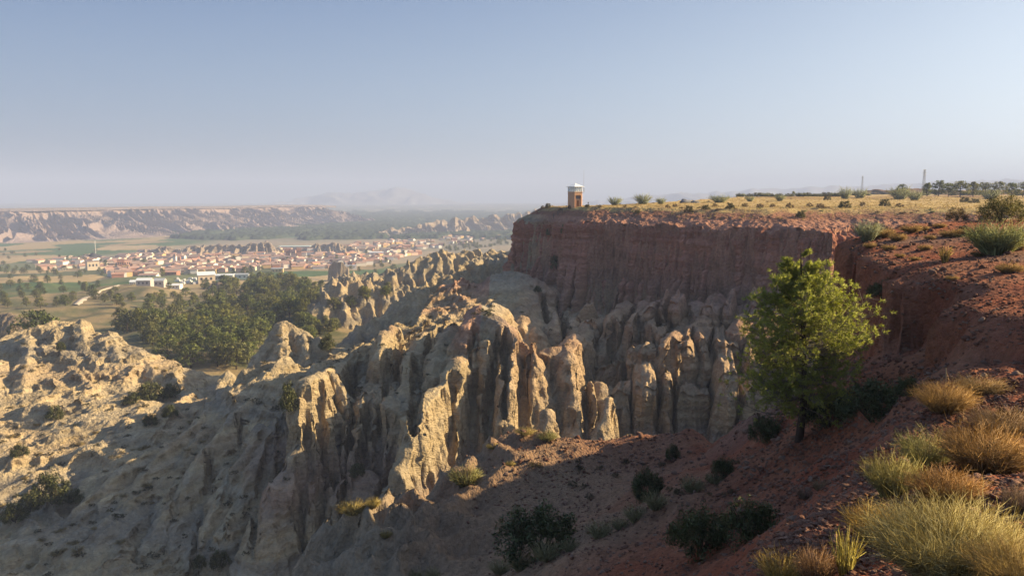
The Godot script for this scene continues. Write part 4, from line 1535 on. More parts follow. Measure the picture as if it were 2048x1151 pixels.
func make_shrubs() -> void:
	var straw := Color(0.50, 0.36, 0.14)
	var orange := Color(0.46, 0.26, 0.10)
	var olive := Color(0.33, 0.32, 0.13)
	var brown := Color(0.20, 0.13, 0.08)
	# --- on the near bank
	put_shrub("broom_shrub", broom(4200, 1.1, 0.05, 0.0030, Color(0.26, 0.20, 0.10), Color(0.54, 0.46, 0.20), 2), M.stem, 1905, 1150, 300, 172, "large pale green broom shrub filling the bottom right corner of the near bank", "shrub", "", 0.75)
	put_shrub("dry_grass", broom(1900, 1.2, 0.12, 0.003, brown, straw, 2, 0.5), M.stem, 2040, 1165, 190, 120, "golden straw grass clump right of the large pale green broom", "grass", "", 0.75)
	put_shrub("dry_shrub", broom(1600, 1.2, 0.06, 0.006, brown, orange, 2), M.stem, 1893, 1000, 130, 76, "rounded orange dry shrub just above the large pale green broom", "shrub", "", 0.75)
	put_shrub("broom_shrub", broom(1000, 0.95, 0.04, 0.006, Color(0.20, 0.17, 0.09), Color(0.42, 0.37, 0.14), 2), M.stem, 1787, 990, 108, 100, "yellow green upright shrub on the edge of the near bank", "shrub", "", 0.7)
	put_shrub("broom_shrub", broom(520, 1.0, 0.03, 0.006, Color(0.19, 0.15, 0.12), Color(0.40, 0.38, 0.14), 3), M.stem, 1852, 930, 104, 84, "grey twigged shrub with yellow green tips behind the upright bank shrub", "shrub", "", 0.7)
	put_shrub("dry_shrub", broom(1900, 1.2, 0.08, 0.005, brown, Color(0.48, 0.29, 0.12), 2), M.stem, 1972, 935, 160, 108, "large tan and orange dry shrub at the right end of the near bank", "shrub", "", 0.75)
	put_shrub("dry_shrub", broom(1300, 1.2, 0.08, 0.005, brown, Color(0.42, 0.28, 0.16), 2), M.stem, 2016, 868, 130, 62, "low brownish dry shrub at the right picture edge behind the large tan one", "shrub", "", 0.75)
	put_shrub("dry_shrub", broom(1300, 1.1, 0.06, 0.005, brown, Color(0.50, 0.31, 0.12), 2), M.stem, 1890, 822, 100, 70, "straw coloured shrub with one tall dead stalk on the bank crest", "shrub", "", 0.72)
	put_shrub("dry_shrub", broom(900, 1.2, 0.06, 0.006, brown, Color(0.44, 0.30, 0.14), 2), M.stem, 1965, 785, 90, 36, "flat straw shrub on the bank crest under the red wall", "shrub", "", 0.72)
	var st := Soup.new()
	st.tube(Vector3.ZERO, Vector3(0.02, 0.55, 0), 0.012, 0.008, 5)
	st.tube(Vector3(0.02, 0.55, 0), Vector3(-0.01, 1.0, 0), 0.008, 0.012, 5)
	st.tube(Vector3(0.01, 0.4, 0), Vector3(0.14, 0.52, 0), 0.006, 0.004, 4)
	st.tube(Vector3(0.14, 0.52, 0), Vector3(0.24, 0.36, 0), 0.004, 0.004, 4)
	var q := hit(1888, 812)
	var sk := solo("dead_stalk", st.mesh(), plain_mat("dead stalk", lin(0.32, 0.25, 0.15)), "tall thin dead flower stalk rising from the straw shrub on the crest", "stalk", q)
	sk.scale = Vector3.ONE * 0.8 * -q.z / F * 100.0
	put_shrub("dry_shrub", broom(800, 1.0, 0.05, 0.007, brown, Color(0.55, 0.36, 0.10), 2), M.stem, 1748, 1078, 110, 86, "amber dry shrub on the slope left of the large pale green broom", "shrub", "", 0.72)
	put_shrub("dry_grass", broom(500, 0.9, 0.05, 0.006, brown, Color(0.62, 0.45, 0.13), 1), M.stem, 1560, 1165, 100, 80, "golden upright grass tuft at the bottom edge of the near bank", "grass", "", 0.7)
	put_shrub("dry_grass", broom(700, 0.8, 0.04, 0.006, Color(0.16, 0.09, 0.06), Color(0.42, 0.26, 0.14), 1), M.stem, 1632, 1165, 90, 90, "reddish brown upright tuft between the golden and the yellow grass", "grass", "", 0.7)
	put_shrub("dry_grass", broom(130, 0.55, 0.02, 0.012, Color(0.3, 0.24, 0.08), Color(0.60, 0.52, 0.14), 0), M.stem, 1692, 1150, 70, 125, "tall yellow grass tuft with long bent blades near the bottom edge", "grass", "", 0.55)
	put_shrub("dry_shrub", broom(900, 1.1, 0.06, 0.006, brown, Color(0.33, 0.24, 0.19), 2), M.stem, 2045, 1030, 70, 75, "greyish purple dry shrub cut by the right picture edge", "shrub", "", 0.72)
	put_shrub("dry_grass", broom(260, 0.9, 0.05, 0.008, brown, Color(0.36, 0.26, 0.16), 1), M.stem, 1640, 980, 40, 30, "small dry tuft on the rim of the near bank above the gully", "grass", "", 0.7)
	put_shrub("dry_grass", broom(260, 0.9, 0.05, 0.008, brown, Color(0.30, 0.22, 0.17), 1), M.stem, 1608, 998, 40, 26, "small grey dry tuft at the left tip of the near bank", "grass", "", 0.7)
	# --- on the right bank
	var dome := broom(800, 1.3, 0.08, 0.011, Color(0.24, 0.15, 0.08), Color(0.48, 0.32, 0.14), 2)
	var k := 0
	for a in [[1762, 474, 46, 25], [1740, 496, 22, 14], [1795, 482, 30, 18], [1822, 466, 34, 20], [1846, 462, 22, 14], [1778, 500, 24, 14], [1900, 474, 34, 18], [1926, 470, 34, 18], [1860, 480, 20, 12], [1958, 478, 26, 16], [2030, 500, 44, 26], [1880, 455, 22, 12], [1850, 500, 24, 14], [2020, 545, 46, 24], [1960, 512, 30, 14], [1800, 515, 18, 10], [1830, 520, 20, 10], [1905, 560, 22, 12]]:
		put_shrub("dry_shrub", dome, M.stem, a[0], a[1], a[2], a[3], "low tan dry shrub in the loose row on top of the red bank", "shrub", "tan shrubs on the red bank", 0.8, 14.0)
		k += 1
	put_shrub("dry_grass", broom(120, 0.5, 0.02, 0.02, straw, Color(0.6, 0.42, 0.14), 1), M.stem, 1890, 525, 26, 38, "narrow upright yellow tuft on the stony slope of the red bank", "grass", "", 0.5, 14.0)
	put_shrub("broom_shrub", broom(900, 0.8, 0.03, 0.008, Color(0.2, 0.2, 0.11), Color(0.42, 0.45, 0.20), 2), M.stem, 1992, 508, 100, 74, "pale green broom shrub standing on the red bank near the picture edge", "shrub", "", 0.62, 14.0)
	put_shrub("broom_shrub", broom(260, 0.7, 0.02, 0.010, Color(0.25, 0.23, 0.17), Color(0.42, 0.45, 0.28), 3), M.stem, 1735, 484, 50, 46, "grey green bare broom at the left tip of the red bank", "shrub", "", 0.6, 20.0)
	put_shrub("round_bush", leafy(120, 60, 0.85, 0.035, Color(0.10, 0.10, 0.045), Color(0.24, 0.21, 0.075)), M.bush, 2003, 440, 112, 60, "large olive and gold round bush on the skyline of the red bank", "bush", "", 0.95, 24.0, 45.0)
	put_shrub("round_bush", leafy(60, 50, 0.8, 0.05, Color(0.16, 0.11, 0.08), Color(0.26, 0.19, 0.12)), M.bush, 1916, 437, 50, 30, "brownish bush left of the large round bush on the skyline", "bush", "", 0.9, 24.0, 45.0)
	# --- in the shaded gully and on the spur
	var dk := Color(0.075, 0.095, 0.05)
	var dl := Color(0.15, 0.17, 0.08)
	for a in [
		[1296, 998, 84, 74, "dark green bush in the middle of the shaded spur slope"], [1345, 920, 34, 34, "small dark bush high on the shaded spur slope"], [1447, 955, 58, 46, "dark bush with pale tips on the red ramp crest"],
		[1080, 1105, 210, 110, "wide black green bush filling the hollow below the spur"], [1400, 1105, 150, 110, "dark green bush at the left of the pair on the red ramp"], [1500, 1080, 150, 96, "dark green bush at the right of the pair on the red ramp"],
		[1745, 840, 150, 90, "low dark green pine bush right of the pine trunk"], [1660, 850, 120, 80, "dark bush in deep shade behind the pine trunk"], [1820, 790, 80, 40, "black green bush at the foot of the red wall"], [1535, 880, 90, 60, "grey green bush left of the pine trunk"], [1760, 690, 70, 40, "dark low bush at the foot of the red wall's left part"],
	]:
		put_shrub("dark_bush", leafy(110, 46, 0.85, 0.05, dk, dl), M.bush, a[0], a[1], a[2], a[3], a[4], "bush", "", 0.95, 12.0, 60.0)
	var sprout := broom(260, 0.8, 0.05, 0.012, Color(0.14, 0.12, 0.07), Color(0.36, 0.33, 0.18), 1)
	for a in [[1310, 1022, 50, 44], [1272, 1042, 56, 40], [1200, 1075, 60, 40], [1140, 1102, 40, 30], [1092, 1120, 60, 44], [1042, 1140, 60, 44], [865, 1165, 34, 40], [832, 1165, 30, 34], [1000, 1150, 50, 30], [1385, 985, 50, 40], [1240, 1058, 40, 28], [1430, 968, 40, 26]]:
		put_shrub("grass_tuft", sprout, M.stem, a[0], a[1], a[2], a[3], "pale grass tuft along the crest of the shaded red ramp", "grass", "grass tufts along the red ramp", 0.62, 12.0, 60.0)
	for a in [[932, 968, 62, 46, "olive bush standing in the sun on the spur slope", 0], [746, 1014, 28, 24, "small yellow shrub on the crest of the grey spur", 1], [706, 1040, 54, 30, "flat yellow shrub on the sunny end of the grey spur", 1], [772, 1080, 24, 18, "tiny yellow shrub on the lower ledge of the grey spur", 1], [905, 892, 44, 22, "straw tuft at the left shoulder of the sunny spur top", 1], [1050, 868, 40, 12, "straw tuft on the very top of the sunny spur", 1], [1095, 880, 40, 20, "yellow green tuft where the spur meets the pillars", 0], [1426, 832, 26, 26, "bright green little shrub on the spur crest left of the pine", 0], [985, 900, 26, 12, "small straw tuft in the middle of the sunny spur top", 1], [1020, 930, 20, 10, "small straw tuft low on the sunny spur top", 1]]:
		put_shrub("spur_shrub", broom(380, 1.1, 0.06, 0.014, brown, Color(0.32, 0.32, 0.13) if a[5] == 0 else Color(0.52, 0.42, 0.15), 2), M.stem, a[0], a[1], a[2], a[3], a[4], "shrub", "", 0.72, 14.0, 60.0)
	# --- dark cushions on the shaded spur
	var cushion := leafy(30, 30, 0.8, 0.07, Color(0.09, 0.08, 0.05), Color(0.18, 0.15, 0.09))
	for e in 26:
		var a := rng.randf_range(1060, 1480)
		put_shrub("cushion_plant", cushion, M.bush, a, rng.randf_range(900, 1000), rng.randf_range(14, 34), rng.randf_range(7, 14), "small dark cushion plant on the shaded spur slope", "plant", "cushion plants on the spur", 0.9, 14.0, 60.0)
	# --- tufts on the clay slopes
	var scrub := [leafy(26, 26, 0.8, 0.09, Color(0.055, 0.06, 0.03), Color(0.12, 0.115, 0.06)), leafy(22, 26, 0.8, 0.09, Color(0.10, 0.085, 0.05), Color(0.20, 0.17, 0.09)), broom(160, 1.2, 0.06, 0.03, brown, Color(0.42, 0.33, 0.15), 1)]
	var made := 0
	var tries := 0
	while made < 270 and tries < 4000:
		tries += 1
		var u := rng.randf_range(0, 1150)
		var v := rng.randf_range(600, 1150)
		var p := hit(u, v, 62.0, 240.0)
		if not mid.holds(p.x, p.z) or p.z > -80.0:
			continue
		var h1 := mid.at(p.x + 0.8, p.z)
		var h2 := mid.at(p.x, p.z + 0.8)
		if absf(h1 - p.y) + absf(h2 - p.y) > 1.0:
			continue
		var lit := p.x + 0.25 * (p.z + 150.0) < -52.0
		var kind := rng.randi() % 3 if lit else (rng.randi() % 2)
		var sz := rng.randf_range(0.5, 1.25)
		var o := solo("slope_shrub", scrub[kind], M.stem if kind == 2 else M.bush, ["dark little bush", "brown little bush", "straw tuft"][kind] + slope_place(u, v, lit), "scrub", p, rng.randf() * TAU, "scrub on the clay slopes")
		o.scale = Vector3(sz, sz * rng.randf_range(0.5, 0.8), sz)
		made += 1
	# --- larger bushes on the clay slopes
	var bp := []
	for e in 3:
		bp.append(leafy(90, 40, 0.8, 0.06, Color(0.07, 0.085, 0.035), Color(0.17, 0.17, 0.075)))
	for a in [[105, 1015, 84, 76, "light green bushy pine in the hollow of the sunny left slope"], [62, 1020, 50, 44, "green bush left of the bushy pine in the hollow"], [30, 1050, 60, 50, "grey green bush at the left edge below the hollow"], [150, 1010, 40, 30, "small green bush at the right end of the hollow"], [300, 800, 70, 44, "grey green bush at the foot of the sunny round hill"], [342, 796, 50, 34, "grey bush at the right foot of the sunny round hill"], [262, 806, 40, 26, "olive bush at the left foot of the sunny round hill"], [122, 712, 22, 20, "small green bush on the face of the sunny round hill"], [110, 840, 40, 30, "grey bush on the shelf below the sunny round hill"], [40, 920, 40, 30, "green bush on the left slope above the hollow"], [300, 850, 36, 26, "grey green bush on the sunny clay slope right of centre"], [340, 835, 36, 28, "pale green bush beside the upper end of the shadow line"], [578, 838, 46, 62, "dark juniper bush left of the column group"], [440, 1140, 50, 40, "brown bush at the bottom edge"], [400, 1146, 34, 30, "small brown bush at the bottom edge"], [655, 700, 40, 34, "purplish bare bush beside the sunlit knob"], [715, 960, 40, 30, "black bush in the gorge between the columns"], [1128, 506, 18, 22, "green bush clinging to the red mesa wall"], [1096, 480, 10, 14, "small green bush on the left face of the mesa wall"], [1110, 540, 26, 30, "dark green bush on the talus under the mesa wall"], [1075, 585, 20, 14, "dark bush on the grey talus"]]:
		put_shrub("slope_bush", bp[made % 3], M.bush, a[0], a[1], a[2], a[3], a[4], "bush", "", 0.9, 62.0, 245.0)
		made += 1


func slope_place(u: float, v: float, lit: bool) -> String:
	if lit:
		return " on the sunny clay hills, " + ("at the far left" if u < 110.0 else ("in the middle" if u < 260.0 else "towards the shadow line")) + (" near the top" if v < 760.0 else (" half way down" if v < 930.0 else " low down"))
	var where := "the shaded clay flank" if u < 560.0 else ("the column group" if u < 800.0 else ("the sunlit fin" if u < 930.0 else "the foot of the mesa"))
	return " on " + where + (", high up" if v < 700.0 else (", at mid height" if v < 900.0 else ", low down"))


func make_plateau_plants() -> void:
	var green := broom(170, 0.8, 0.02, 0.016, Color(0.2, 0.19, 0.11), Color(0.38, 0.42, 0.24), 2)
	var dark := leafy(50, 36, 0.8, 0.08, Color(0.07, 0.07, 0.035), Color(0.19, 0.16, 0.07))
	var red := leafy(40, 30, 0.8, 0.08, Color(0.12, 0.08, 0.055), Color(0.22, 0.15, 0.09))
	var lists := [
		[green, M.stem, "broom_shrub", [[1230, 410, 46, 18, "grey green broom with bare stalks right of the watch tower"], [1286, 408, 58, 22, "wide pale green broom on the mesa edge, second from the tower"], [1322, 408, 34, 14, "pale green broom on the mesa edge, third from the tower"], [1440, 405, 70, 16, "wide grey green broom in front of the dark low mound"], [1560, 402, 34, 14, "grey green broom in the yellow grass below the low mound"], [1690, 398, 40, 26, "tall grey green broom in the yellow grass above the red notch"], [1800, 398, 70, 26, "tall pale broom in the yellow grass above the ravine head"], [1830, 400, 50, 20, "pale broom in the yellow grass right of the tall one"], [1500, 403, 30, 12, "small pale broom in the yellow grass"], [1980, 398, 60, 22, "pale broom in the grass left of the big round bush"], [1720, 396, 50, 20, "pale broom in the grass under the nearer pylon"]]],
		[dark, M.bush, "round_bush", [[1378, 424, 26, 14, "dark round bush on the mesa rim casting a long shadow"], [1412, 420, 24, 10, "grey round bush on the mesa rim"], [1460, 418, 26, 14, "dark round bush on the mesa rim above the pillars"], [1690, 416, 34, 16, "dark bush pair on the rim above the red notch"], [1770, 412, 30, 16, "dark round bush on the rim of the ravine head"], [1930, 405, 26, 12, "dark bush left of a second dark bush in the far grass"], [1950, 406, 26, 10, "second dark bush in the far grass"], [1275, 428, 18, 8, "small green bush low on the red rim slope"], [1602, 436, 30, 16, "dark bush on the red rim slope left of the notch"], [1655, 400, 20, 14, "single dark bush in the yellow grass"], [1070, 416, 14, 8, "brown bush at the left end of the mesa top"], [1096, 416, 18, 10, "dark bush at the foot of the wooden fence"], [1140, 418, 14, 8, "small bush in front of the watch tower"], [1175, 415, 18, 6, "low bush right of the watch tower door"]]],
		[red, M.bush, "brown_bush", [[1336, 416, 16, 7, ""], [1350, 414, 20, 6, ""], [1430, 414, 16, 7, ""], [1490, 414, 20, 8, ""], [1520, 416, 24, 9, ""], [1545, 414, 18, 7, ""], [1580, 416, 24, 10, ""], [1620, 414, 20, 9, ""], [1640, 416, 26, 9, ""], [1725, 412, 18, 9, ""], [1800, 414, 24, 8, ""], [1085, 420, 12, 6, ""], [1120, 421, 12, 6, ""], [1200, 418, 12, 5, ""], [1250, 417, 12, 5, ""]]],
	]
	for l in lists:
		for a in l[3]:
			put_shrub(l[2], l[0], l[1], a[0], a[1], a[2] * 0.72, a[3] * 1.1, a[4] if a[4] else "low brown bush scattered along the mesa rim", "bush", "" if a[4] else "brown bushes along the mesa rim", 0.8, 120.0, 700.0)
	for e in 80:
		var u := rng.randf_range(1060, 2040)
		var p := hit(u, rng.randf_range(396, 432), 120.0, 700.0)
		if p.y < -9.0:
			continue
		var sz := rng.randf_range(0.35, 0.9)
		var o := solo("grass_cushion", [green, red][e % 2], [M.stem, M.bush][e % 2], "small dry cushion in the yellow grass of the mesa top", "plant", p, rng.randf() * TAU, "dry cushions on the mesa top")
		o.scale = Vector3(sz, sz * 0.6, sz)
	# dry grass of the mesa top, as one mass
	var g := broom(14, 0.7, 0.05, 0.05, Color(0.42, 0.31, 0.13), Color(0.74, 0.56, 0.24), 0)
	var mm := MultiMesh.new()
	mm.transform_format = MultiMesh.TRANSFORM_3D
	mm.mesh = g
	var where := []
	while where.size() < 9000:
		var z := -rng.randf_range(140.0, 420.0)
		var x := back_x(minf(z, -226.0)) + rng.randf_range(-6.0, 190.0)
		if z > -256.0 and not Geometry2D.is_point_in_polygon(Vector2(x, z), rim_poly):
			continue
		if z > -256.0 and x < 100.0 and rim_distance(x, z) < 7.0:
			continue
		var sz := rng.randf_range(0.3, 0.6)
		where.append(Transform3D(Basis(Vector3.UP, rng.randf() * TAU).scaled(Vector3(sz, sz, sz)), Vector3(x, ground_y(x, z), z)))
	mm.instance_count = where.size()
	for e in where.size():
		mm.set_instance_transform(e, where[e])
	var o := MultiMeshInstance3D.new()
	o.name = "dry_grass_field"
	o.multimesh = mm
	o.material_override = M.stem
	add_child(o)
	o.set_meta("kind", "stuff")
	o.set_meta("label", "yellow dry grass covering the top of the mesa")
	o.set_meta("category", "grass")


# ---------------------------------------------------------------- stones
func stone_mesh(sd: int) -> ArrayMesh:
	var sp := SphereMesh.new()
	sp.radius = 0.5
	sp.height = 1.0
	sp.radial_segments = 10
	sp.rings = 6
	var a := sp.get_mesh_arrays()
	var v: PackedVector3Array = a[Mesh.ARRAY_VERTEX]
	var c := PackedColorArray()
	for k in v.size():
		var f := 1.0 + 0.5 * n1.get_noise_3d(v[k].x * 60.0 + sd * 40.0, v[k].y * 60.0, v[k].z * 60.0) + 0.25 * n1.get_noise_3d(v[k].x * 160.0 + sd * 40.0, v[k].y * 160.0, v[k].z * 160.0)
		v[k] = Vector3(v[k].x * f, v[k].y * f * 0.6, v[k].z * f * 0.8)
		c.append(Color(0.30, 0.20, 0.15))
	var st := SurfaceTool.new()
	a[Mesh.ARRAY_VERTEX] = v
	a[Mesh.ARRAY_COLOR] = c
	var m := ArrayMesh.new()
	m.add_surface_from_arrays(Mesh.PRIMITIVE_TRIANGLES, a)
	st.create_from(m, 0)
	st.generate_normals()
	return st.commit()


func make_stones() -> void:
	var protos := [stone_mesh(1), stone_mesh(2), stone_mesh(3)]
	for k in 3:
		var mm := MultiMesh.new()
		mm.transform_format = MultiMesh.TRANSFORM_3D
		mm.use_colors = true
		mm.mesh = protos[k]
		var tf := []
		while tf.size() < 5200:
			var u := rng.randf_range(1000, 2100)
			var v := rng.randf_range(440, 1160)
			if tf.size() % 2 == 0:
				u = rng.randf_range(1500, 2100)
				v = rng.randf_range(760, 1160)
			var p := hit(u, v, 3.5, 56.0)
			if p.z < -54.0 or p.x > 43.0:
				continue
			var d := -p.z
			p.x += rng.randf_range(-0.05, 0.05) * d
			p.z += rng.randf_range(-0.04, 0.04) * d
			p.y = near_y(p.x, p.z)
			var sz := rng.randf_range(0.35, 1.0) * (0.012 + 0.0045 * d) * (2.2 if rng.randf() < 0.05 else 1.0)
			tf.append(Transform3D(Basis.from_euler(Vector3(rng.randf_range(-0.4, 0.4), rng.randf() * TAU, rng.randf_range(-0.4, 0.4))).scaled(Vector3.ONE * sz), p + Vector3(0, sz * 0.12, 0)))
		mm.instance_count = tf.size()
		for e in tf.size():
			mm.set_instance_transform(e, tf[e])
			var t := rng.randf()
			mm.set_instance_color(e, Color(0.75, 0.55, 0.5).lerp(Color(1.15, 1.15, 1.15), t * t))
		var o := MultiMeshInstance3D.new()
		o.name = numbered("gravel")
		o.multimesh = mm
		o.material_override = M.stone
		add_child(o)
		o.set_meta("kind", "stuff")
		o.set_meta("label", "loose red and grey gravel scattered over the near slopes")
		o.set_meta("category", "gravel")
	# platy stones of the near bank's left slope
	var pm := MultiMesh.new()
	pm.transform_format = MultiMesh.TRANSFORM_3D
	pm.use_colors = true
	pm.mesh = protos[1]
	var pt := []
	while pt.size() < 2600:
		var p := hit(rng.randf_range(1540, 2048), rng.randf_range(800, 1150) if pt.size() % 3 == 0 else rng.randf_range(930, 1110), 3.5, 16.0)
		if p.z < -15.0 or near_y(p.x, p.z) < -4.0:
			continue
		p.x += rng.randf_range(-0.2, 0.2)
		p.z += rng.randf_range(-0.2, 0.2)
		p.y = near_y(p.x, p.z)
		var sz := 0.03 + 0.10 * pow(rng.randf(), 3.0)
		pt.append(Transform3D(Basis.from_euler(Vector3(rng.randf_range(-0.5, 0.5), rng.randf() * TAU, rng.randf_range(-0.7, 0.3))).scaled_local(Vector3(sz, sz * 0.4, sz * 0.75)), p + Vector3(0, sz * 0.1, 0)))
	pm.instance_count = pt.size()
	for e in pt.size():
		pm.set_instance_transform(e, pt[e])
		pm.set_instance_color(e, Color(0.8, 0.55, 0.48).lerp(Color(1.2, 1.05, 1.0), rng.randf()))
	var po := MultiMeshInstance3D.new()
	po.name = "platy_stones"
	po.multimesh = pm
	po.material_override = M.stone
	add_child(po)
	po.set_meta("kind", "stuff")
	po.set_meta("label", "flat reddish stones covering the near bank")
	po.set_meta("category", "stones")
	for a in [[1588, 1040, 26, "pale rounded stone on the left rim of the near bank"], [1665, 990, 12, "flat grey stone below the small dry tuft"], [1640, 995, 8, "grey stone beside the flat stone on the bank rim"], [1715, 950, 14, "reddish block on the crest of the near bank"], [2000, 845, 14, "pale stone among the dry shrubs of the bank crest"], [1290, 1125, 10, "grey stone lying on the shaded red ramp"], [1240, 1115, 8, "small grey stone on the shaded red ramp"], [1180, 1138, 12, "pale stone at the bottom of the red ramp"], [2035, 750, 22, "reddish boulder at the right edge under the wall"]]:
		var p := hit(a[0], a[1])
		var o := solo("stone", protos[a[0] % 3], M.stone, a[3], "stone", p, rng.randf() * TAU)
		o.scale = Vector3.ONE * a[2] * -p.z / F


# ---------------------------------------------------------------- the watch tower and other things on the mesa
func facet_box(s: Soup, f: int, x0: float, x1: float, y0: float, y1: float, n0: float, n1_: float, r := 2.33) -> void:
	var ang := deg_to_rad(-7.7 + 60.0 * f + 30.0)
	var n := Vector3(sin(ang), 0, cos(ang))
	var t := Vector3(cos(ang), 0, -sin(ang))
	var ap := r * cos(PI / 6.0)
	var b := Soup.new()
	b.box(Vector3(x0, y0, n0), Vector3(x1, y1, n1_))
	for k in b.v.size():
		var q := b.v[k]
		s.v.append(t * q.x + Vector3(0, q.y, 0) + n * (ap + q.z))
		s.n.append(t * b.n[k].x + Vector3(0, b.n[k].y, 0) + n * b.n[k].z)
		s.c.append(Color.WHITE)


func hexv(k: int, r: float, y: float) -> Vector3:
	var a := deg_to_rad(-7.7 + 60.0 * k)
	return Vector3(sin(a) * r, y, cos(a) * r)


func make_tower() -> void:
	var p := P(1150, 413.9, 217)
	p.y = minf(ground_y(p.x, p.z), p.y) - 0.15
	var root := thing("watch_tower", "small hexagonal watch tower with white roof standing at the mesa edge", "tower", p)
	var plaster := plain_mat("ochre plaster", lin(0.60, 0.35, 0.21), 0.9, 0.2)
	plaster.albedo_texture = noise_tex(0.02, 5, lin(0.8, 0.8, 0.8), lin(1, 1, 1), 256, FastNoiseLite.TYPE_SIMPLEX_SMOOTH, 3)
	plaster.uv1_triplanar = true
	plaster.uv1_scale = Vector3(0.4, 0.4, 0.4)
	var cream := plain_mat("cream plaster", lin(0.72, 0.50, 0.30), 0.9, 0.2)
	var white := plain_mat("white metal", lin(0.80, 0.80, 0.78), 0.45, 0.5)
	var steel := plain_mat("grey frame paint", lin(0.45, 0.46, 0.45), 0.6, 0.4)
	var grey := plain_mat("recess shade grey", lin(0.13, 0.12, 0.13), 0.8, 0.3)  # tone of the shade at the top of the porch recess
	var brown := plain_mat("brown door", lin(0.20, 0.09, 0.04), 0.7, 0.3)
	var glass := plain_mat("window glass", Color(0.75, 0.82, 0.85, 0.22), 0.05, 0.5)
	glass.transparency = BaseMaterial3D.TRANSPARENCY_ALPHA
	var top := 4.45
	for f in range(1, 6):
		var s := Soup.new()
		facet_box(s, f, -1.165, 1.165, -0.6, top, -0.2, 0.0)
		part(root, "wall", s.mesh(), plaster)
	var s := Soup.new()
	facet_box(s, 0, -1.165, -0.92, -0.6, top, -0.5, 0.0)
	facet_box(s, 0, 0.92, 1.165, -0.6, top, -0.5, 0.002)
	facet_box(s, 0, -0.92, 0.92, 3.62, top, -0.5, -0.001)
	facet_box(s, 0, -0.92, 0.92, -0.6, 3.62, -0.6, -0.42)
	for k in 8:                                     # rounded corners of the porch arch
		var a0 := PI * 0.5 * k / 8.0
		for side in [-1.0, 1.0]:
			var x: float = side * (0.92 - 0.5 + 0.5 * sin(a0 + 0.098))
			facet_box(s, 0, minf(x, side * 0.92), maxf(x, side * 0.92), 3.62 - 0.5 + 0.5 * cos(a0 + 0.196), 3.62 - 0.5 + 0.5 * cos(a0), -0.42, -0.003)
	part(root, "wall", s.mesh(), plaster)
	s = Soup.new()
	facet_box(s, 0, -0.62, 0.75, 2.55, 3.35, -0.415, -0.30)
	part(root, "recess_shade_panel", s.mesh(), grey)  # dark slab that paints the shade above the door
	s = Soup.new()
	facet_box(s, 0, -0.38, 0.42, -0.1, 2.12, -0.418, -0.36)
	var door := part(root, "door", s.mesh(), brown)
	s = Soup.new()
	facet_box(s, 0, -0.50, -0.385, -0.1, 2.2, -0.418, -0.31)
	facet_box(s, 0, 0.425, 0.54, -0.1, 2.2, -0.418, -0.31)
	facet_box(s, 0, -0.385, 0.425, 2.125, 2.2, -0.418, -0.312)
	part(door, "frame", s.mesh(), cream)
	for f in 6:
		s = Soup.new()
		facet_box(s, f, -1.26, 1.26, top, top + 0.12, -0.3, 0.09)
		part(root, "cornice", s.mesh(), cream)
	# glazed storey
	var g0 := top + 0.12
	var g1 := top + 1.42
	for f in 6:
		s = Soup.new()
		facet_box(s, f, -1.09, 1.09, g0 + 0.02, g1, -0.10, -0.088)
		part(root, "window_pane", s.mesh(), glass)
		for k in 5:
			s = Soup.new()
			var x := -1.12 + 0.56 * k
			var w := 0.075 if k == 0 or k == 4 else 0.045
			facet_box(s, f, x - w, x + w, g0, g1 + 0.02, -0.15, -0.05)
			part(root, "window_post", s.mesh(), steel if f == 5 else white)
		s = Soup.new()
		facet_box(s, f, -1.1, 1.1, g1 - 0.08, g1 + 0.06, -0.17, -0.03)
		part(root, "window_head", s.mesh(), steel)
	s = Soup.new()
	for k in 6:
		s.tri(Vector3(0, g0 + 0.01, 0), hexv(k + 1, 2.2, g0 + 0.01), hexv(k, 2.2, g0 + 0.01), Color.WHITE, Vector3.UP)
	part(root, "floor", s.mesh(), plain_mat("concrete floor", lin(0.3, 0.29, 0.27)))
	# roof
	var e := g1 + 0.05
	for k in 6:
		s = Soup.new()
		var a := hexv(k, 2.95, e)
		var b := hexv(k + 1, 2.95, e)
		var au := a + Vector3(0, 0.12, 0)
		var bu := b + Vector3(0, 0.12, 0)
		var apex := Vector3(0, e + 1.08, 0)
		s.tri(au, apex, bu, Color.WHITE)
		s.quad(a, au, bu, b, Color.WHITE)
		s.tri(a, b, Vector3(0, e + 0.05, 0), Color.WHITE, Vector3.DOWN)
		part(root, "roof_panel", s.mesh(), white)
	s = Soup.new()
	s.tube(Vector3(0, e + 1.0, 0), Vector3(0, e + 1.2, 0), 0.16, 0.05, 8, Color.WHITE, true)
	part(root, "roof_cap", s.mesh(), white)
	s = Soup.new()
	var am := hexv(1, 2.75, e) + Vector3(0.25, 0, -1.1)
	s.tube(am, am + Vector3(0, 4.9, 0), 0.035, 0.018, 6)
	s.tube(am + Vector3(0, -1.2, 0), am, 0.05, 0.05, 6)
	part(root, "antenna", s.mesh(), plain_mat("antenna metal", lin(0.22, 0.22, 0.24), 0.5, 0.5))
	s = Soup.new()
	for y in [g0 - 0.15, g0 + 0.45, g0 + 0.95]:
		facet_box(s, 1, -1.0, 1.0, y, y + 0.05, 0.55, 0.6)
	for x in [-1.0, 0.0, 0.95]:
		facet_box(s, 1, x, x + 0.05, g0 - 0.15, g0 + 1.0, 0.555, 0.605)
	facet_box(s, 1, -1.0, 1.0, g0 - 0.22, g0 - 0.151, 0.1, 0.6)
	part(root, "side_balcony", s.mesh(), steel)
	# fence left of the tower
	var wood := plain_mat("grey fence wood", lin(0.10, 0.09, 0.085), 0.9, 0.2)
	var fp := P(1107, 414, 216)
	fp.y = ground_y(fp.x, fp.z)
	var fence := thing("wooden_fence", "short dark post and rail fence left of the watch tower", "fence", fp)
	var ends := []
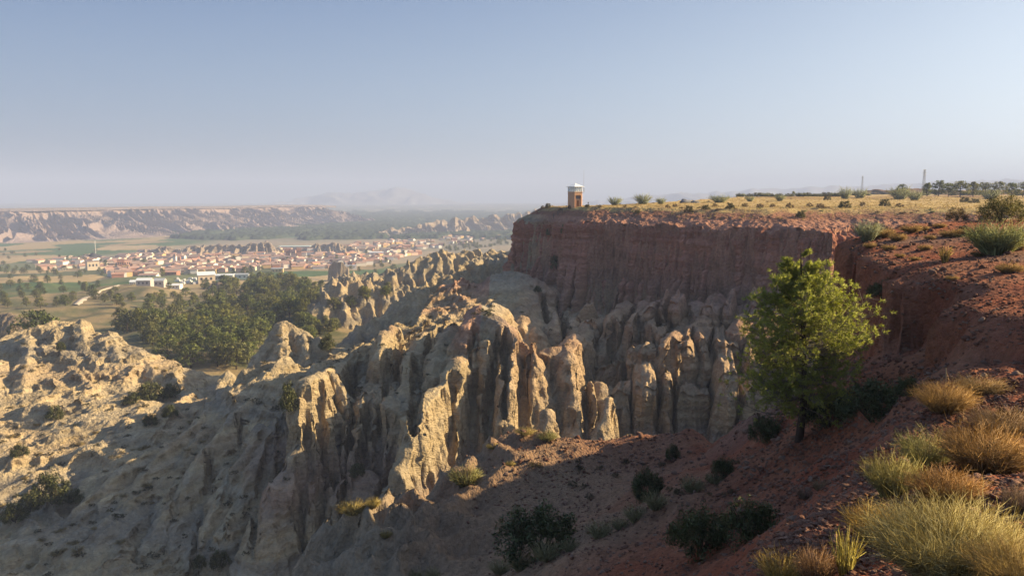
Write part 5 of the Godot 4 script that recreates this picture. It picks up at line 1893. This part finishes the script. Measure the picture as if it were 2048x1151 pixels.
	for k in 4:
		var x := k * 1.28
		var gy := ground_y(fp.x + x, fp.z) - fp.y
		s = Soup.new()
		s.box(Vector3(x - 0.07, gy - 0.3, -0.07), Vector3(x + 0.07, gy + 1.35, 0.07))
		part(fence, "post", s.mesh(), wood)
		ends.append(Vector3(x, gy, 0))
	for h in [0.72, 1.25]:
		for k in 3:
			s = Soup.new()
			s.tube(ends[k] + Vector3(0, h, 0.10), ends[k + 1] + Vector3(0, h, 0.10), 0.05, 0.05, 6)
			part(fence, "rail", s.mesh(), wood)
	var sp := P(1176.5, 411, 222)
	sp.y = ground_y(sp.x, sp.z)
	var sign := thing("sign_post", "thin post with a small dark plate right of the watch tower", "sign", sp)
	s = Soup.new()
	s.tube(Vector3(0, -0.2, 0), Vector3(0, 1.1, 0), 0.04, 0.04, 6)
	part(sign, "post", s.mesh(), wood)
	s = Soup.new()
	s.box(Vector3(-0.16, 0.95, 0.045), Vector3(0.16, 1.35, 0.07))
	part(sign, "plate", s.mesh(), wood)


func make_pylon(u: float, vtop: float, d: float, label: String) -> void:
	var p := P(u, 388, d)
	p.y = plateau_y(p.x, p.z)
	var h := P(u, vtop, d).y - p.y
	var metal := plain_mat("galvanised steel", lin(0.24, 0.25, 0.27), 0.6, 0.5)
	var root := thing("power_pylon", label, "pylon", p, 0.5)
	var w0 := h * 0.055
	var w1 := h * 0.022
	for k in 4:
		var s := Soup.new()
		var sx := 1.0 if k & 1 else -1.0
		var sz := 1.0 if k & 2 else -1.0
		s.tube(Vector3(sx * w0, -1, sz * w0), Vector3(sx * w1, h, sz * w1), h * 0.008, h * 0.006, 5)
		part(root, "leg", s.mesh(), metal)
	for k in 12:
		var s := Soup.new()
		var ya := h * k / 12.0
		var yb := h * (k + 1) / 12.0
		var wa := lerpf(w0, w1, k / 12.0)
		var wb := lerpf(w0, w1, (k + 1) / 12.0)
		for z in [-1.0, 1.0]:
			s.tube(Vector3(-wa, ya, z * wa), Vector3(wb, yb, z * wb), h * 0.004, h * 0.004, 4)
			s.tube(Vector3(z * wa, ya, -wa), Vector3(z * wb, yb, wb), h * 0.004, h * 0.004, 4)
		part(root, "brace", s.mesh(), metal)
	for k in 3:
		var s := Soup.new()
		var y := h * (0.99 - 0.11 * k)
		var l: float = h * [0.11, 0.15, 0.11][k]
		s.tube(Vector3(-l, y, 0), Vector3(l, y, 0), h * 0.008, h * 0.008, 4)
		s.tube(Vector3(-l, y, 0), Vector3(0, y + h * 0.03, 0), h * 0.004, h * 0.004, 4)
		s.tube(Vector3(l, y, 0), Vector3(0, y + h * 0.03, 0), h * 0.004, h * 0.004, 4)
		part(root, "cross_arm", s.mesh(), metal)


var pines := []


func plant_pine(called: String, p: Vector3, h: float, label: String, group: String, wide := 1.0) -> void:
	var k := rng.randi() % 6
	var root := thing(called, label, "tree", p, rng.randf() * TAU, group)
	root.scale = Vector3(h * wide, h, h * wide)
	part(root, "trunk", pines[k][0], M.bark)
	part(root, "crown", pines[k][1], M.pine_far[rng.randi() % 4])


func in_poly(u: float, v: float, poly: PackedVector2Array) -> bool:
	return Geometry2D.is_point_in_polygon(Vector2(u, v), poly)


func make_mesa_things() -> void:
	make_tower()
	make_pylon(1724, 352, 900, "steel lattice pylon on the horizon, the left and smaller of the two")
	make_pylon(1847, 339, 720, "steel lattice pylon on the horizon, the right and taller of the two")
	for k in 6:
		pines.append(pine_meshes(k))
	M.pine_far = [leaf_mat("dark pine needles", lin(0.3, 0.33, 0.1), lin(0.62, 0.66, 0.6)), leaf_mat("green pine needles", lin(0.4, 0.43, 0.12)), leaf_mat("grey pine needles", lin(0.3, 0.32, 0.15), lin(0.95, 0.85, 1.0)), leaf_mat("olive pine needles", lin(0.4, 0.4, 0.12), lin(1.0, 0.9, 0.7))]
	var i := 0
	var words := ["single pine standing left of the pine row on the horizon", "first pine of the row on the right horizon", "tallest pine left in the row on the right horizon", "third pine of the row on the right horizon", "wide pine in the middle of the row on the right horizon", "fifth pine of the row on the right horizon", "sixth pine of the row on the right horizon", "seventh pine of the row on the right horizon", "eighth pine of the row on the right horizon", "last pine of the row at the right picture edge"]
	for a in [[1804, 368, 18], [1855, 365, 26], [1877, 360, 28], [1897, 366, 26], [1921, 361, 34], [1947, 363, 30], [1973, 364, 30], [1998, 363, 30], [2024, 365, 30], [2046, 363, 30]]:
		var d := 430.0 + 12.0 * sin(a[0])
		var p := P(a[0], 391, d)
		p.y = plateau_y(p.x, p.z)
		var h := P(a[0], a[1], d).y - p.y
		plant_pine("horizon_pine", p, h, words[i], "pines on the right horizon", a[2] * d / F / h / 0.8)
		i += 1
	var q := P(1587, 391, 445)
	plant_pine("horizon_pine", Vector3(q.x, -2.5, q.z), 4.2, "small lone pine on the low dark mound", "")
	var green := broom(200, 0.9, 0.03, 0.03, Color(0.17, 0.17, 0.09), Color(0.30, 0.33, 0.17), 2)
	var dark := leafy(40, 30, 0.8, 0.09, Color(0.08, 0.08, 0.04), Color(0.2, 0.19, 0.09))
	for k in 44:
		var u := rng.randf_range(1470, 1680) if k < 22 else rng.randf_range(1690, 2048)
		var d := 420.0 if k < 22 else 560.0
		var p := P(u, 396, d)
		p.y = plateau_y(p.x, p.z) - 0.1
		var o := solo("mound_bush", [green, dark][k % 2], [M.stem, M.bush][k % 2], ["grey green", "dark"][k % 2] + " bush in the scrub belt " + ("before the low dark mound" if k < 22 else "below the pine row"), "bush", p, rng.randf() * TAU, "scrub belt behind the grass")
		var sz := rng.randf_range(2.0, 3.8)
		o.scale = Vector3(sz * 1.3, sz * 0.8, sz * 1.3)
	var rock := stone_mesh(8)
	for a in [[1371, 402, 26, 14, "larger grey domed boulder on the mesa skyline"], [1389, 402, 17, 10, "smaller grey boulder beside the domed one on the skyline"]]:
		var p := P(a[0], a[1], 275)
		p.y = plateau_y(p.x, p.z)
		var o := solo("grey_boulder", rock, M.grey_stone, a[4], "boulder", p, a[0])
		o.scale = Vector3(a[2], a[3] * 1.7, a[2]) * 275.0 / F


# ---------------------------------------------------------------- wood, fields and town
func make_woods() -> void:
	var polys := [
		[PackedVector2Array([Vector2(215, 650), Vector2(300, 640), Vector2(400, 640), Vector2(430, 600), Vector2(450, 575), Vector2(545, 562), Vector2(640, 590), Vector2(690, 600), Vector2(780, 580), Vector2(770, 610), Vector2(690, 660), Vector2(610, 650), Vector2(540, 660), Vector2(480, 750), Vector2(360, 775), Vector2(300, 710)]), 240, 7.5, 12.0, 16.0, "pine of the dense wood"],
		[PackedVector2Array([Vector2(215, 610), Vector2(330, 590), Vector2(440, 565), Vector2(430, 600), Vector2(380, 625), Vector2(250, 630)]), 34, 5.0, 8.0, 18.0, "scattered pine in the dry scrub left of the dense wood"],
		[PackedVector2Array([Vector2(690, 560), Vector2(780, 565), Vector2(790, 585), Vector2(690, 605)]), 12, 6.0, 9.0, 7.0, "pine at the foot of the sunlit clay cliff"],
		[PackedVector2Array([Vector2(880, 490), Vector2(1010, 476), Vector2(1020, 492), Vector2(900, 505)]), 60, 6.0, 9.0, 12.0, "tree of the grove between the mesa and the pinnacle range"],
		[PackedVector2Array([Vector2(0, 560), Vector2(130, 560), Vector2(200, 572), Vector2(240, 600), Vector2(120, 620), Vector2(0, 620)]), 46, 4.5, 8.0, 22.0, "tree in the hedges of the valley fields at the left"],
		[PackedVector2Array([Vector2(0, 500), Vector2(200, 500), Vector2(210, 560), Vector2(0, 560)]), 50, 5.0, 8.0, 26.0, "tree among the far fields at the left"],
	]
	for a in polys:
		var poly: PackedVector2Array = a[0]
		var lo := poly[0]
		var hi := poly[0]
		for q in poly:
			lo = lo.min(q)
			hi = hi.max(q)
		var pts := []
		var tries := 0
		while pts.size() < a[1] and tries < 6000:
			tries += 1
			var u := rng.randf_range(lo.x, hi.x)
			var v := rng.randf_range(lo.y, hi.y)
			if not in_poly(u, v, poly):
				continue
			var p := on_valley(u, v)
			if a[1] > 200 and n1.get_noise_2d(p.x * 1.3, p.z * 0.9 + 40.0) > 0.22:
				continue
			var ok := true
			var gap: float = a[4] * 0.42
			for q in pts:
				if Vector2(q.x - p.x, q.z - p.z).length() < gap:
					ok = false
					break
			if not ok:
				continue
			if wood.holds(p.x, p.z) and wood.at(p.x, p.z) > p.y + 2.0:
				continue
			pts.append(p)
			var hh := rng.randf_range(a[2], a[3])
			var say: String = a[5]
			if a[1] > 200:
				say = ("tall " if hh > 11.0 else ("middling " if hh > 9.5 else "short ")) + say + (", left end" if u < 330.0 else (", left of the middle" if u < 430.0 else (", in the middle" if u < 530.0 else (", right of the middle" if u < 640.0 else ", right end")))) + (" at the back" if v < 600.0 else (" half way" if v < 680.0 else " in front"))
			else:
				say = ("tall " if hh > (a[2] + a[3]) * 0.5 else "short ") + say
			plant_pine("pine_tree" if a[1] > 200 else "valley_tree", p - Vector3(0, 0.3, 0), hh, say, a[5].replace("pine ", "pines ").replace("tree ", "trees "), rng.randf_range(1.0, 1.35))
	for a in [[70, 655, 300, 10.0, 50, "round dark pine behind the sunny round hill"], [100, 655, 310, 6.0, 34, "small pine right of the round one behind the hill"]]:
		var p := P(a[0], a[1], a[2])
		p.y = valley_h(p.x, p.z)
		var h := P(a[0], 622 if a[4] > 40 else 634, a[2]).y - p.y
		plant_pine("valley_tree", p, h, a[5], "", 1.0)
	# pines climbing the foot of the clay ridges
	var planted := 0
	var looked := 0
	while planted < 46 and looked < 2500:
		looked += 1
		var u := rng.randf_range(590, 800)
		var v := rng.randf_range(580, 700)
		if v > 700.0 - (u - 590.0) * 0.45:
			continue
		var p := hit(u, v, 215.0, 460.0)
		var e := 1.5
		if absf(ground_y(p.x + e, p.z) - p.y) + absf(ground_y(p.x, p.z + e) - p.y) > 1.6:
			continue
		var hh := rng.randf_range(4.5, 8.5)
		plant_pine("pine_tree", p - Vector3(0, 0.3, 0), hh, ("tall" if hh > 6.5 else "short") + " pine at the foot of the clay ridges, " + ("towards the sunlit knob" if u < 690.0 else "towards the mesa"), "pines at the foot of the clay ridges", rng.randf_range(1.0, 1.3))
		planted += 1
	# groves of the far plain, seen as one mass
	var rows := 0
	var nu := 300
	var pos := PackedVector3Array()
	var col := PackedColorArray()
	var skip := PackedByteArray()
	var d := 5600.0
	while d > 1850.0:
		rows += 1
		for i in nu:
			var x := d * lerpf(-0.50, 0.06, float(i) / (nu - 1))
			var z := -d
			var m := n2.get_noise_2d(x * 0.35, z * 0.12) + 0.35 - 0.9 * sstep(4200.0, 5600.0, d)
			m -= 1.2 * sstep(-0.44, -0.49, x / d - 0.04 * n1.get_noise_2d(z * 0.3, 2.0)) + 0.8 * sstep(1960.0, 1850.0, d)
			var y := -115.0 + (9.0 + 5.0 * n2.get_noise_2d(x * 2.6, z * 2.6) + 2.0 * n1.get_noise_2d(x * 14.0, z * 14.0)) * sstep(-0.05, 0.1, m) - 1.0
			pos.append(Vector3(x, y, z))
			col.append(Color(0.035, 0.055, 0.03).lerp(Color(0.075, 0.095, 0.05), clampf(0.5 + n2.get_noise_2d(x * 1.2, z * 0.5), 0.0, 1.0)))
			skip.append(1 if m < -0.08 else 0)
		d *= 0.994
	var o := struct("poplar_grove", grid_mesh(pos, col, nu, rows, skip), M.field, "stuff")
	o.set_meta("label", "dark green groves covering the far plain behind the town")
	o.set_meta("category", "grove")


func house_meshes() -> Dictionary:
	var w := Soup.new()
	w.box(Vector3(-0.5, -0.6, -0.5), Vector3(0.5, 1.0, 0.5))
	for side in [-1.0, 1.0]:                        # gable ends
		var a := Vector3(side * 0.5, 1.0, -0.5)
		var b := Vector3(side * 0.5, 1.0, 0.5)
		var c := Vector3(side * 0.5, 1.26, 0.0)
		if side > 0.0:
			w.tri(b, c, a, Color.WHITE)
		else:
			w.tri(a, c, b, Color.WHITE)
	var r := Soup.new()
	for side in [-1.0, 1.0]:
		var e0 := Vector3(-0.54, 0.975, side * 0.56)
		var e1 := Vector3(0.54, 0.975, side * 0.56)
		var t0 := Vector3(-0.54, 1.30, 0.0)
		var t1 := Vector3(0.54, 1.30, 0.0)
		if side > 0.0:
			r.quad(e0, t0, t1, e1, Color.WHITE)
		else:
			r.quad(e1, t1, t0, e0, Color.WHITE)
	var f := Soup.new()
	f.box(Vector3(-0.52, 1.001, -0.52), Vector3(0.52, 1.06, 0.52))
	var win := Soup.new()
	win.box(Vector3(-0.06, -0.14, -0.01), Vector3(0.06, 0.14, 0.01))
	return {"wall": w.mesh(), "gable": r.mesh(), "flat": f.mesh(), "window": win.mesh()}


func house(hm: Dictionary, called: String, p: Vector3, size: Vector3, turn: float, wall: Material, roof: Material, label: String, group := "", gable := true, windows := true, category := "house") -> Node3D:
	var root := thing(called, label, category, p, turn, group)
	root.scale = size
	part(root, "wall", hm.wall if gable else hm.box, wall)
	part(root, "roof", hm.gable if gable else hm.flat, roof)
	if windows:
		for z in [-1.0, 1.0]:
			for k in 3:
				part(root, "window", hm.window, M.pane, Vector3(-0.3 + 0.28 * k, 0.58, z * 0.503))
	return root


func make_town() -> void:
	M.pane = plain_mat("dark window", lin(0.04, 0.04, 0.045), 0.3, 0.5)
	var hm := house_meshes()
	var bx := Soup.new()
	bx.box(Vector3(-0.5, -0.6, -0.5), Vector3(0.5, 1.0, 0.5))
	hm.box = bx.mesh()
	var walls := [["white", plain_mat("white wall", lin(0.72, 0.68, 0.62))], ["cream", plain_mat("cream wall", lin(0.62, 0.50, 0.36))], ["pale pink", plain_mat("pink wall", lin(0.58, 0.38, 0.30))], ["ochre", plain_mat("ochre wall", lin(0.58, 0.40, 0.18))], ["grey", plain_mat("grey wall", lin(0.42, 0.39, 0.36))], ["brick red", plain_mat("brick wall", lin(0.34, 0.17, 0.12))]]
	var roofs := [["terracotta", plain_mat("terracotta tiles", lin(0.42, 0.26, 0.20))], ["faded red", plain_mat("old tiles", lin(0.38, 0.25, 0.20))], ["brown", plain_mat("brown tiles", lin(0.30, 0.21, 0.17))], ["orange", plain_mat("new tiles", lin(0.46, 0.25, 0.17))]]
	for r in roofs:
		r[1].albedo_texture = noise_tex(0.05, 4, lin(0.7, 0.7, 0.7), lin(1, 1, 1), 128, FastNoiseLite.TYPE_SIMPLEX_SMOOTH, 4)
		r[1].uv1_triplanar = true
		r[1].uv1_world_triplanar = true
		r[1].uv1_scale = Vector3(0.06, 0.06, 0.06)
	var metal := plain_mat("white sheet roof", lin(0.70, 0.71, 0.70), 0.5, 0.5)
	var grey := plain_mat("grey sheet roof", lin(0.36, 0.37, 0.38), 0.55, 0.5)
	# large buildings: u from, u to, foot v, height px, turn, wall, roof, gable, name, label
	var W: Array = walls
	var big := [
		[396, 428, 566, 24, 0.5, W[1][1], metal, true, "warehouse", "large warehouse with white gabled roof in front of the town"],
		[426, 466, 561, 12, 0.25, W[4][1], metal, false, "warehouse", "long grey flat warehouse beside the white gabled one"],
		[466, 498, 557, 9, 0.2, W[0][1], grey, false, "warehouse", "low white flat shed at the right end of the warehouses"],
		[302, 330, 574, 18, 0.15, W[4][1], grey, true, "shed", "grey gabled shed at the lower edge of the town"],
		[277, 304, 583, 17, 0.15, W[4][1], metal, true, "shed", "pale gabled shed left of the grey one, nearest to the viewer"],
		[339, 362, 577, 11, 0.1, W[0][1], metal, true, "shed", "white gabled shed right of the grey one"],
		[261, 274, 571, 12, 0.3, W[0][1], metal, true, "shed", "small white shed left of the pale gabled one"],
		[345, 354, 531, 9, 0.4, W[0][1], roofs[1][1], true, "church", "white church in the middle of the town"],
		[174, 196, 540, 17, 0.7, W[1][1], roofs[2][1], false, "apartment_block", "tall plain beige block at the left end of the town"],
		[235, 248, 536, 17, 0.5, W[5][1], roofs[2][1], false, "apartment_block", "dark red apartment block left of the town centre"],
		[248, 262, 535, 15, 0.5, W[2][1], roofs[0][1], false, "apartment_block", "pink apartment block beside the dark red one"],
		[572, 580, 512, 15, 0.4, W[5][1], roofs[0][1], false, "apartment_block", "left one of three brick apartment blocks"],
		[582, 590, 512, 14, 0.4, W[2][1], roofs[0][1], false, "apartment_block", "middle one of three brick apartment blocks"],
		[593, 602, 512, 16, 0.4, W[5][1], roofs[1][1], false, "apartment_block", "right one of three brick apartment blocks"],
		[614, 626, 508, 12, 0.4, W[0][1], roofs[0][1], false, "apartment_block", "white apartment block under the flat topped hill"],
		[560, 620, 497, 5, 0.1, W[4][1], plain_mat("pale green roof", lin(0.42, 0.5, 0.47)), false, "sports_hall", "long hall with pale green roof behind the town"],
		[739, 766, 512, 8, 0.15, W[0][1], metal, false, "school_building", "long white building at the right part of the town"],
		[726, 738, 521, 11, 0.3, W[1][1], roofs[1][1], false, "apartment_block", "cream block in front of the long white building"],
		[288, 296, 541, 8, 0.5, W[3][1], roofs[0][1], true, "house", "bright ochre house in the lower left part of the town"],
		[282, 316, 556, 9, 0.1, W[0][1], roofs[0][1], true, "house", "long white house with terracotta roof above the grey shed"],
		[326, 356, 552, 9, 0.1, W[5][1], roofs[3][1], true, "house", "long red house with orange roof left of the large warehouse"],
		[543, 566, 544, 8, 0.2, W[3][1], grey, false, "house", "ochre house with flat grey roof at the lower right edge of the town"],
		[690, 712, 538, 7, 0.3, W[0][1], grey, false, "house", "white flat house beside the bare clay mound"],
	]
	var taken := []
	for b in big:
		var d := depth_of(b[2])
		var p := P((b[0] + b[1]) * 0.5, b[2], d)
		p.y = valley_h(p.x, p.z)
		var w: float = (b[1] - b[0]) * d / F
		var h: float = b[3] * d / F * (0.78 if b[7] else 1.0)
		house(hm, b[8], p, Vector3(w, h, clampf(w * 0.8, 9.0, 30.0)), b[4], b[5], b[6], b[9], "", b[7], b[8] != "sports_hall", b[8].replace("_", " "))
		taken.append(Vector3(p.x, w * 0.75, p.z))
	# church tower and the white mast on the dark knoll
	var cp := on_valley(350, 531)
	var ct := thing("church_tower", "slender white bell tower rising over the middle of the town", "tower", cp)
	var s := Soup.new()
	s.box(Vector3(-2.2, -2, -2.2), Vector3(2.2, 14, 2.2))
	part(ct, "shaft", s.mesh(), W[0][1])
	s = Soup.new()
	for k in 4:
		var a := PI * 0.5 * k + PI * 0.25
		s.tri(Vector3(sin(a) * 3.4, 14.0, cos(a) * 3.4), Vector3(0, 18.5, 0), Vector3(sin(a + PI * 0.5) * 3.4, 14.0, cos(a + PI * 0.5) * 3.4), Color.WHITE)
	part(ct, "roof", s.mesh(), roofs[1][1])
	var kp := on_valley(189, 521)
	var kn := stone_mesh(5)
	var ko := solo("rock_knoll", kn, plain_mat("shade darkened rock", lin(0.05, 0.05, 0.055), 0.95, 0.1), "dark steep sided knoll carrying the white mast at the left end of the town", "knoll", kp)  # shade is painted into the rock by a near black tone
	ko.scale = Vector3(24, 34, 24)
	s = Soup.new()
	s.tube(Vector3.ZERO, Vector3(0, 22, 0), 0.5, 0.35, 8)
	solo("radio_mast", s.mesh(), W[0][1], "thin white radio mast on the dark knoll at the left", "mast", kp + Vector3(1, 10, -2))
	# houses
	var polys := [
		[PackedVector2Array([Vector2(215, 522), Vector2(265, 506), Vector2(420, 502), Vector2(545, 501), Vector2(600, 503), Vector2(700, 489), Vector2(830, 479), Vector2(1000, 463), Vector2(1010, 475), Vector2(900, 495), Vector2(800, 518), Vector2(740, 532), Vector2(640, 540), Vector2(560, 536), Vector2(480, 548), Vector2(400, 548), Vector2(330, 552), Vector2(225, 560), Vector2(205, 545)]), 262],
		[PackedVector2Array([Vector2(62, 524), Vector2(210, 521), Vector2(205, 541), Vector2(80, 542)]), 24],
	]
	var zones := [[150, "at the left outskirts"], [230, "by the beige block"], [300, "left of the church"], [380, "around the church"], [470, "behind the large warehouse"], [560, "below the low clay hills"], [640, "by the brick blocks"], [740, "under the flat topped hill"], [840, "under the pinnacle range"], [2000, "at the far right end"]]
	for a in polys:
		var poly: PackedVector2Array = a[0]
		var lo := poly[0]
		var hi := poly[0]
		for q in poly:
			lo = lo.min(q)
			hi = hi.max(q)
		var made := 0
		var tries := 0
		while made < a[1] and tries < 5000:
			tries += 1
			var u := rng.randf_range(lo.x, hi.x)
			var v := rng.randf_range(lo.y, hi.y)
			if not in_poly(u, v, poly):
				continue
			var p := on_valley(u, v)
			var ok := true
			for q in taken:
				if Vector2(q.x - p.x, q.z - p.z).length() < q.y + 5.0:
					ok = false
					break
			if not ok:
				continue
			var wk: int = [0, 0, 0, 0, 0, 1, 1, 1, 2, 3, 4, 5][rng.randi() % 12]
			var rk := rng.randi() % 4
			var sz := Vector3(rng.randf_range(8, 18), rng.randf_range(3.6, 6.4), rng.randf_range(8, 11))
			var zone := ""
			for zn in zones:
				if u < zn[0]:
					zone = zn[1]
					break
			var tall := sz.y > 5.2
			var label := "%s %s house with %s tile roof %s" % ["tall" if tall else "low", W[wk][0], roofs[rk][0], zone]
			house(hm, "town_house", p, sz, 0.35 + 0.25 * n1.get_noise_2d(p.x * 0.2, p.z * 0.2) * 4.0 + (PI * 0.5 if rng.randf() < 0.3 else 0.0), W[wk][1], roofs[rk][1], label, "houses of the valley town", true, false)
			taken.append(Vector3(p.x, sz.x * 0.42, p.z))
			made += 1
	# more houses, too small to pick apart
	var far := Soup.new()
	var made_far := 0
	var tries_far := 0
	while made_far < 330 and tries_far < 6000:
		tries_far += 1
		var u := rng.randf_range(215, 1030)
		var v := rng.randf_range(462, 548)
		if not in_poly(u, v, polys[0][0]):
			continue
		var p := on_valley(u, v)
		var ok := true
		for q in taken:
			if Vector2(q.x - p.x, q.z - p.z).length() < q.y + 3.0:
				ok = false
				break
		if not ok:
			continue
		var sz := Vector3(rng.randf_range(8, 17), rng.randf_range(3.4, 6.0), rng.randf_range(8, 10))
		var b := Basis(Vector3.UP, 0.35 + n1.get_noise_2d(p.x * 0.2, p.z * 0.2) + (PI * 0.5 if rng.randf() < 0.3 else 0.0)).scaled_local(sz)
		var wc: Color = W[rng.randi() % 6][1].albedo_color.srgb_to_linear()
		var rc: Color = roofs[rng.randi() % 4][1].albedo_color.srgb_to_linear()
		for e in [[hm.wall, wc], [hm.gable, rc]]:
			var arr: Array = e[0].surface_get_arrays(0)
			var vv: PackedVector3Array = arr[Mesh.ARRAY_VERTEX]
			var nn: PackedVector3Array = arr[Mesh.ARRAY_NORMAL]
			for k in vv.size():
				far.v.append(b * vv[k] + p)
				far.n.append((b.orthonormalized() * nn[k]).normalized())
				far.c.append(e[1])
		taken.append(Vector3(p.x, sz.x * 0.4, p.z))
		made_far += 1
	var fm := plain_mat("far plaster and tiles", Color.WHITE)
	fm.vertex_color_use_as_albedo = true
	var fo := struct("distant_houses", far.mesh(), fm, "stuff")
	fo.set_meta("label", "the many smallest houses filling the gaps of the valley town")
	fo.set_meta("category", "houses")
	# white vehicles and containers in the yard
	var yb := Soup.new()
	yb.box(Vector3(-0.5, 0.12, -0.5), Vector3(0.5, 0.62, 0.5))
	yb.box(Vector3(-0.42, 0.62, -0.44), Vector3(0.25, 1.0, 0.44))
	var ym := yb.mesh()
	for k in 16:
		var p := on_valley(rng.randf_range(336, 392), rng.randf_range(559, 568))
		var o := solo("parked_van", ym, W[0][1], "white parked vehicle in the yard left of the large warehouse", "van", p, rng.randf() * TAU, "vehicles in the yard")
		o.scale = Vector3(5.5, 2.4, 2.3)
	# trees between the houses
	for k in 46:
		var p := on_valley(rng.randf_range(210, 820), rng.randf_range(500, 556))
		var ok := true
		for q in taken:
			if Vector2(q.x - p.x, q.z - p.z).length() < 6.0:
				ok = false
				break
		if ok:
			plant_pine("town_tree", p, rng.randf_range(6, 11), "dark tree standing between the town houses", "trees in the town")
	# pale dirt track
	var pts := []
	for q in [[150, 613], [160, 604], [168, 598], [180, 592], [196, 588], [215, 586], [236, 584]]:
		pts.append(on_valley(q[0], q[1]))
	var pos := PackedVector3Array()
	var col := PackedColorArray()
	for j in 4:
		for k in pts.size():
			var t: Vector3 = pts[mini(k + 1, pts.size() - 1)] - pts[maxi(k - 1, 0)]
			var n := Vector3(t.z, 0, -t.x).normalized()
			if n.z < 0.0:
				n = -n
			var q: Vector3 = pts[k] + n * (-3.4 + 6.8 * j / 3.0)
			q.y = valley_h(q.x, q.z) + 0.8 - (2.0 if j == 0 or j == 3 else 0.0)
			pos.append(q)
			col.append(Color(0.62, 0.53, 0.42))
	struct("dirt_track", grid_mesh(pos, col, pts.size(), 4), M.field)


func setup_noise() -> void:
	n1.seed = 4
	n1.noise_type = FastNoiseLite.TYPE_SIMPLEX_SMOOTH
	n1.frequency = 0.02
	n1.fractal_type = FastNoiseLite.FRACTAL_NONE
	n2.seed = 9
	n2.noise_type = FastNoiseLite.TYPE_SIMPLEX_SMOOTH
	n2.frequency = 0.02
	n2.fractal_octaves = 4
	n4.seed = 21
	n4.noise_type = FastNoiseLite.TYPE_CELLULAR
	n4.frequency = 0.02
	n4.cellular_return_type = FastNoiseLite.RETURN_CELL_VALUE
	n4.cellular_jitter = 0.8
	n4.fractal_type = FastNoiseLite.FRACTAL_NONE
	n4.domain_warp_enabled = false


func _ready() -> void:
	T0 = Time.get_ticks_msec()
	rng.seed = 20240817
	setup_noise()
	make_camera()
	make_sky()
	make_sun()
	make_materials()
	make_gorge()
	make_near()
	make_plateau()
	make_valley()
	make_hills()
	print("land done ", Time.get_ticks_msec() - T0)
	make_near_pine()
	make_shrubs()
	print("shrubs ", Time.get_ticks_msec() - T0)
	make_plateau_plants()
	print("plateau plants ", Time.get_ticks_msec() - T0)
	make_stones()
	make_mesa_things()
	make_woods()
	print("woods ", Time.get_ticks_msec() - T0)
	make_town()
	print("stones ", Time.get_ticks_msec() - T0)
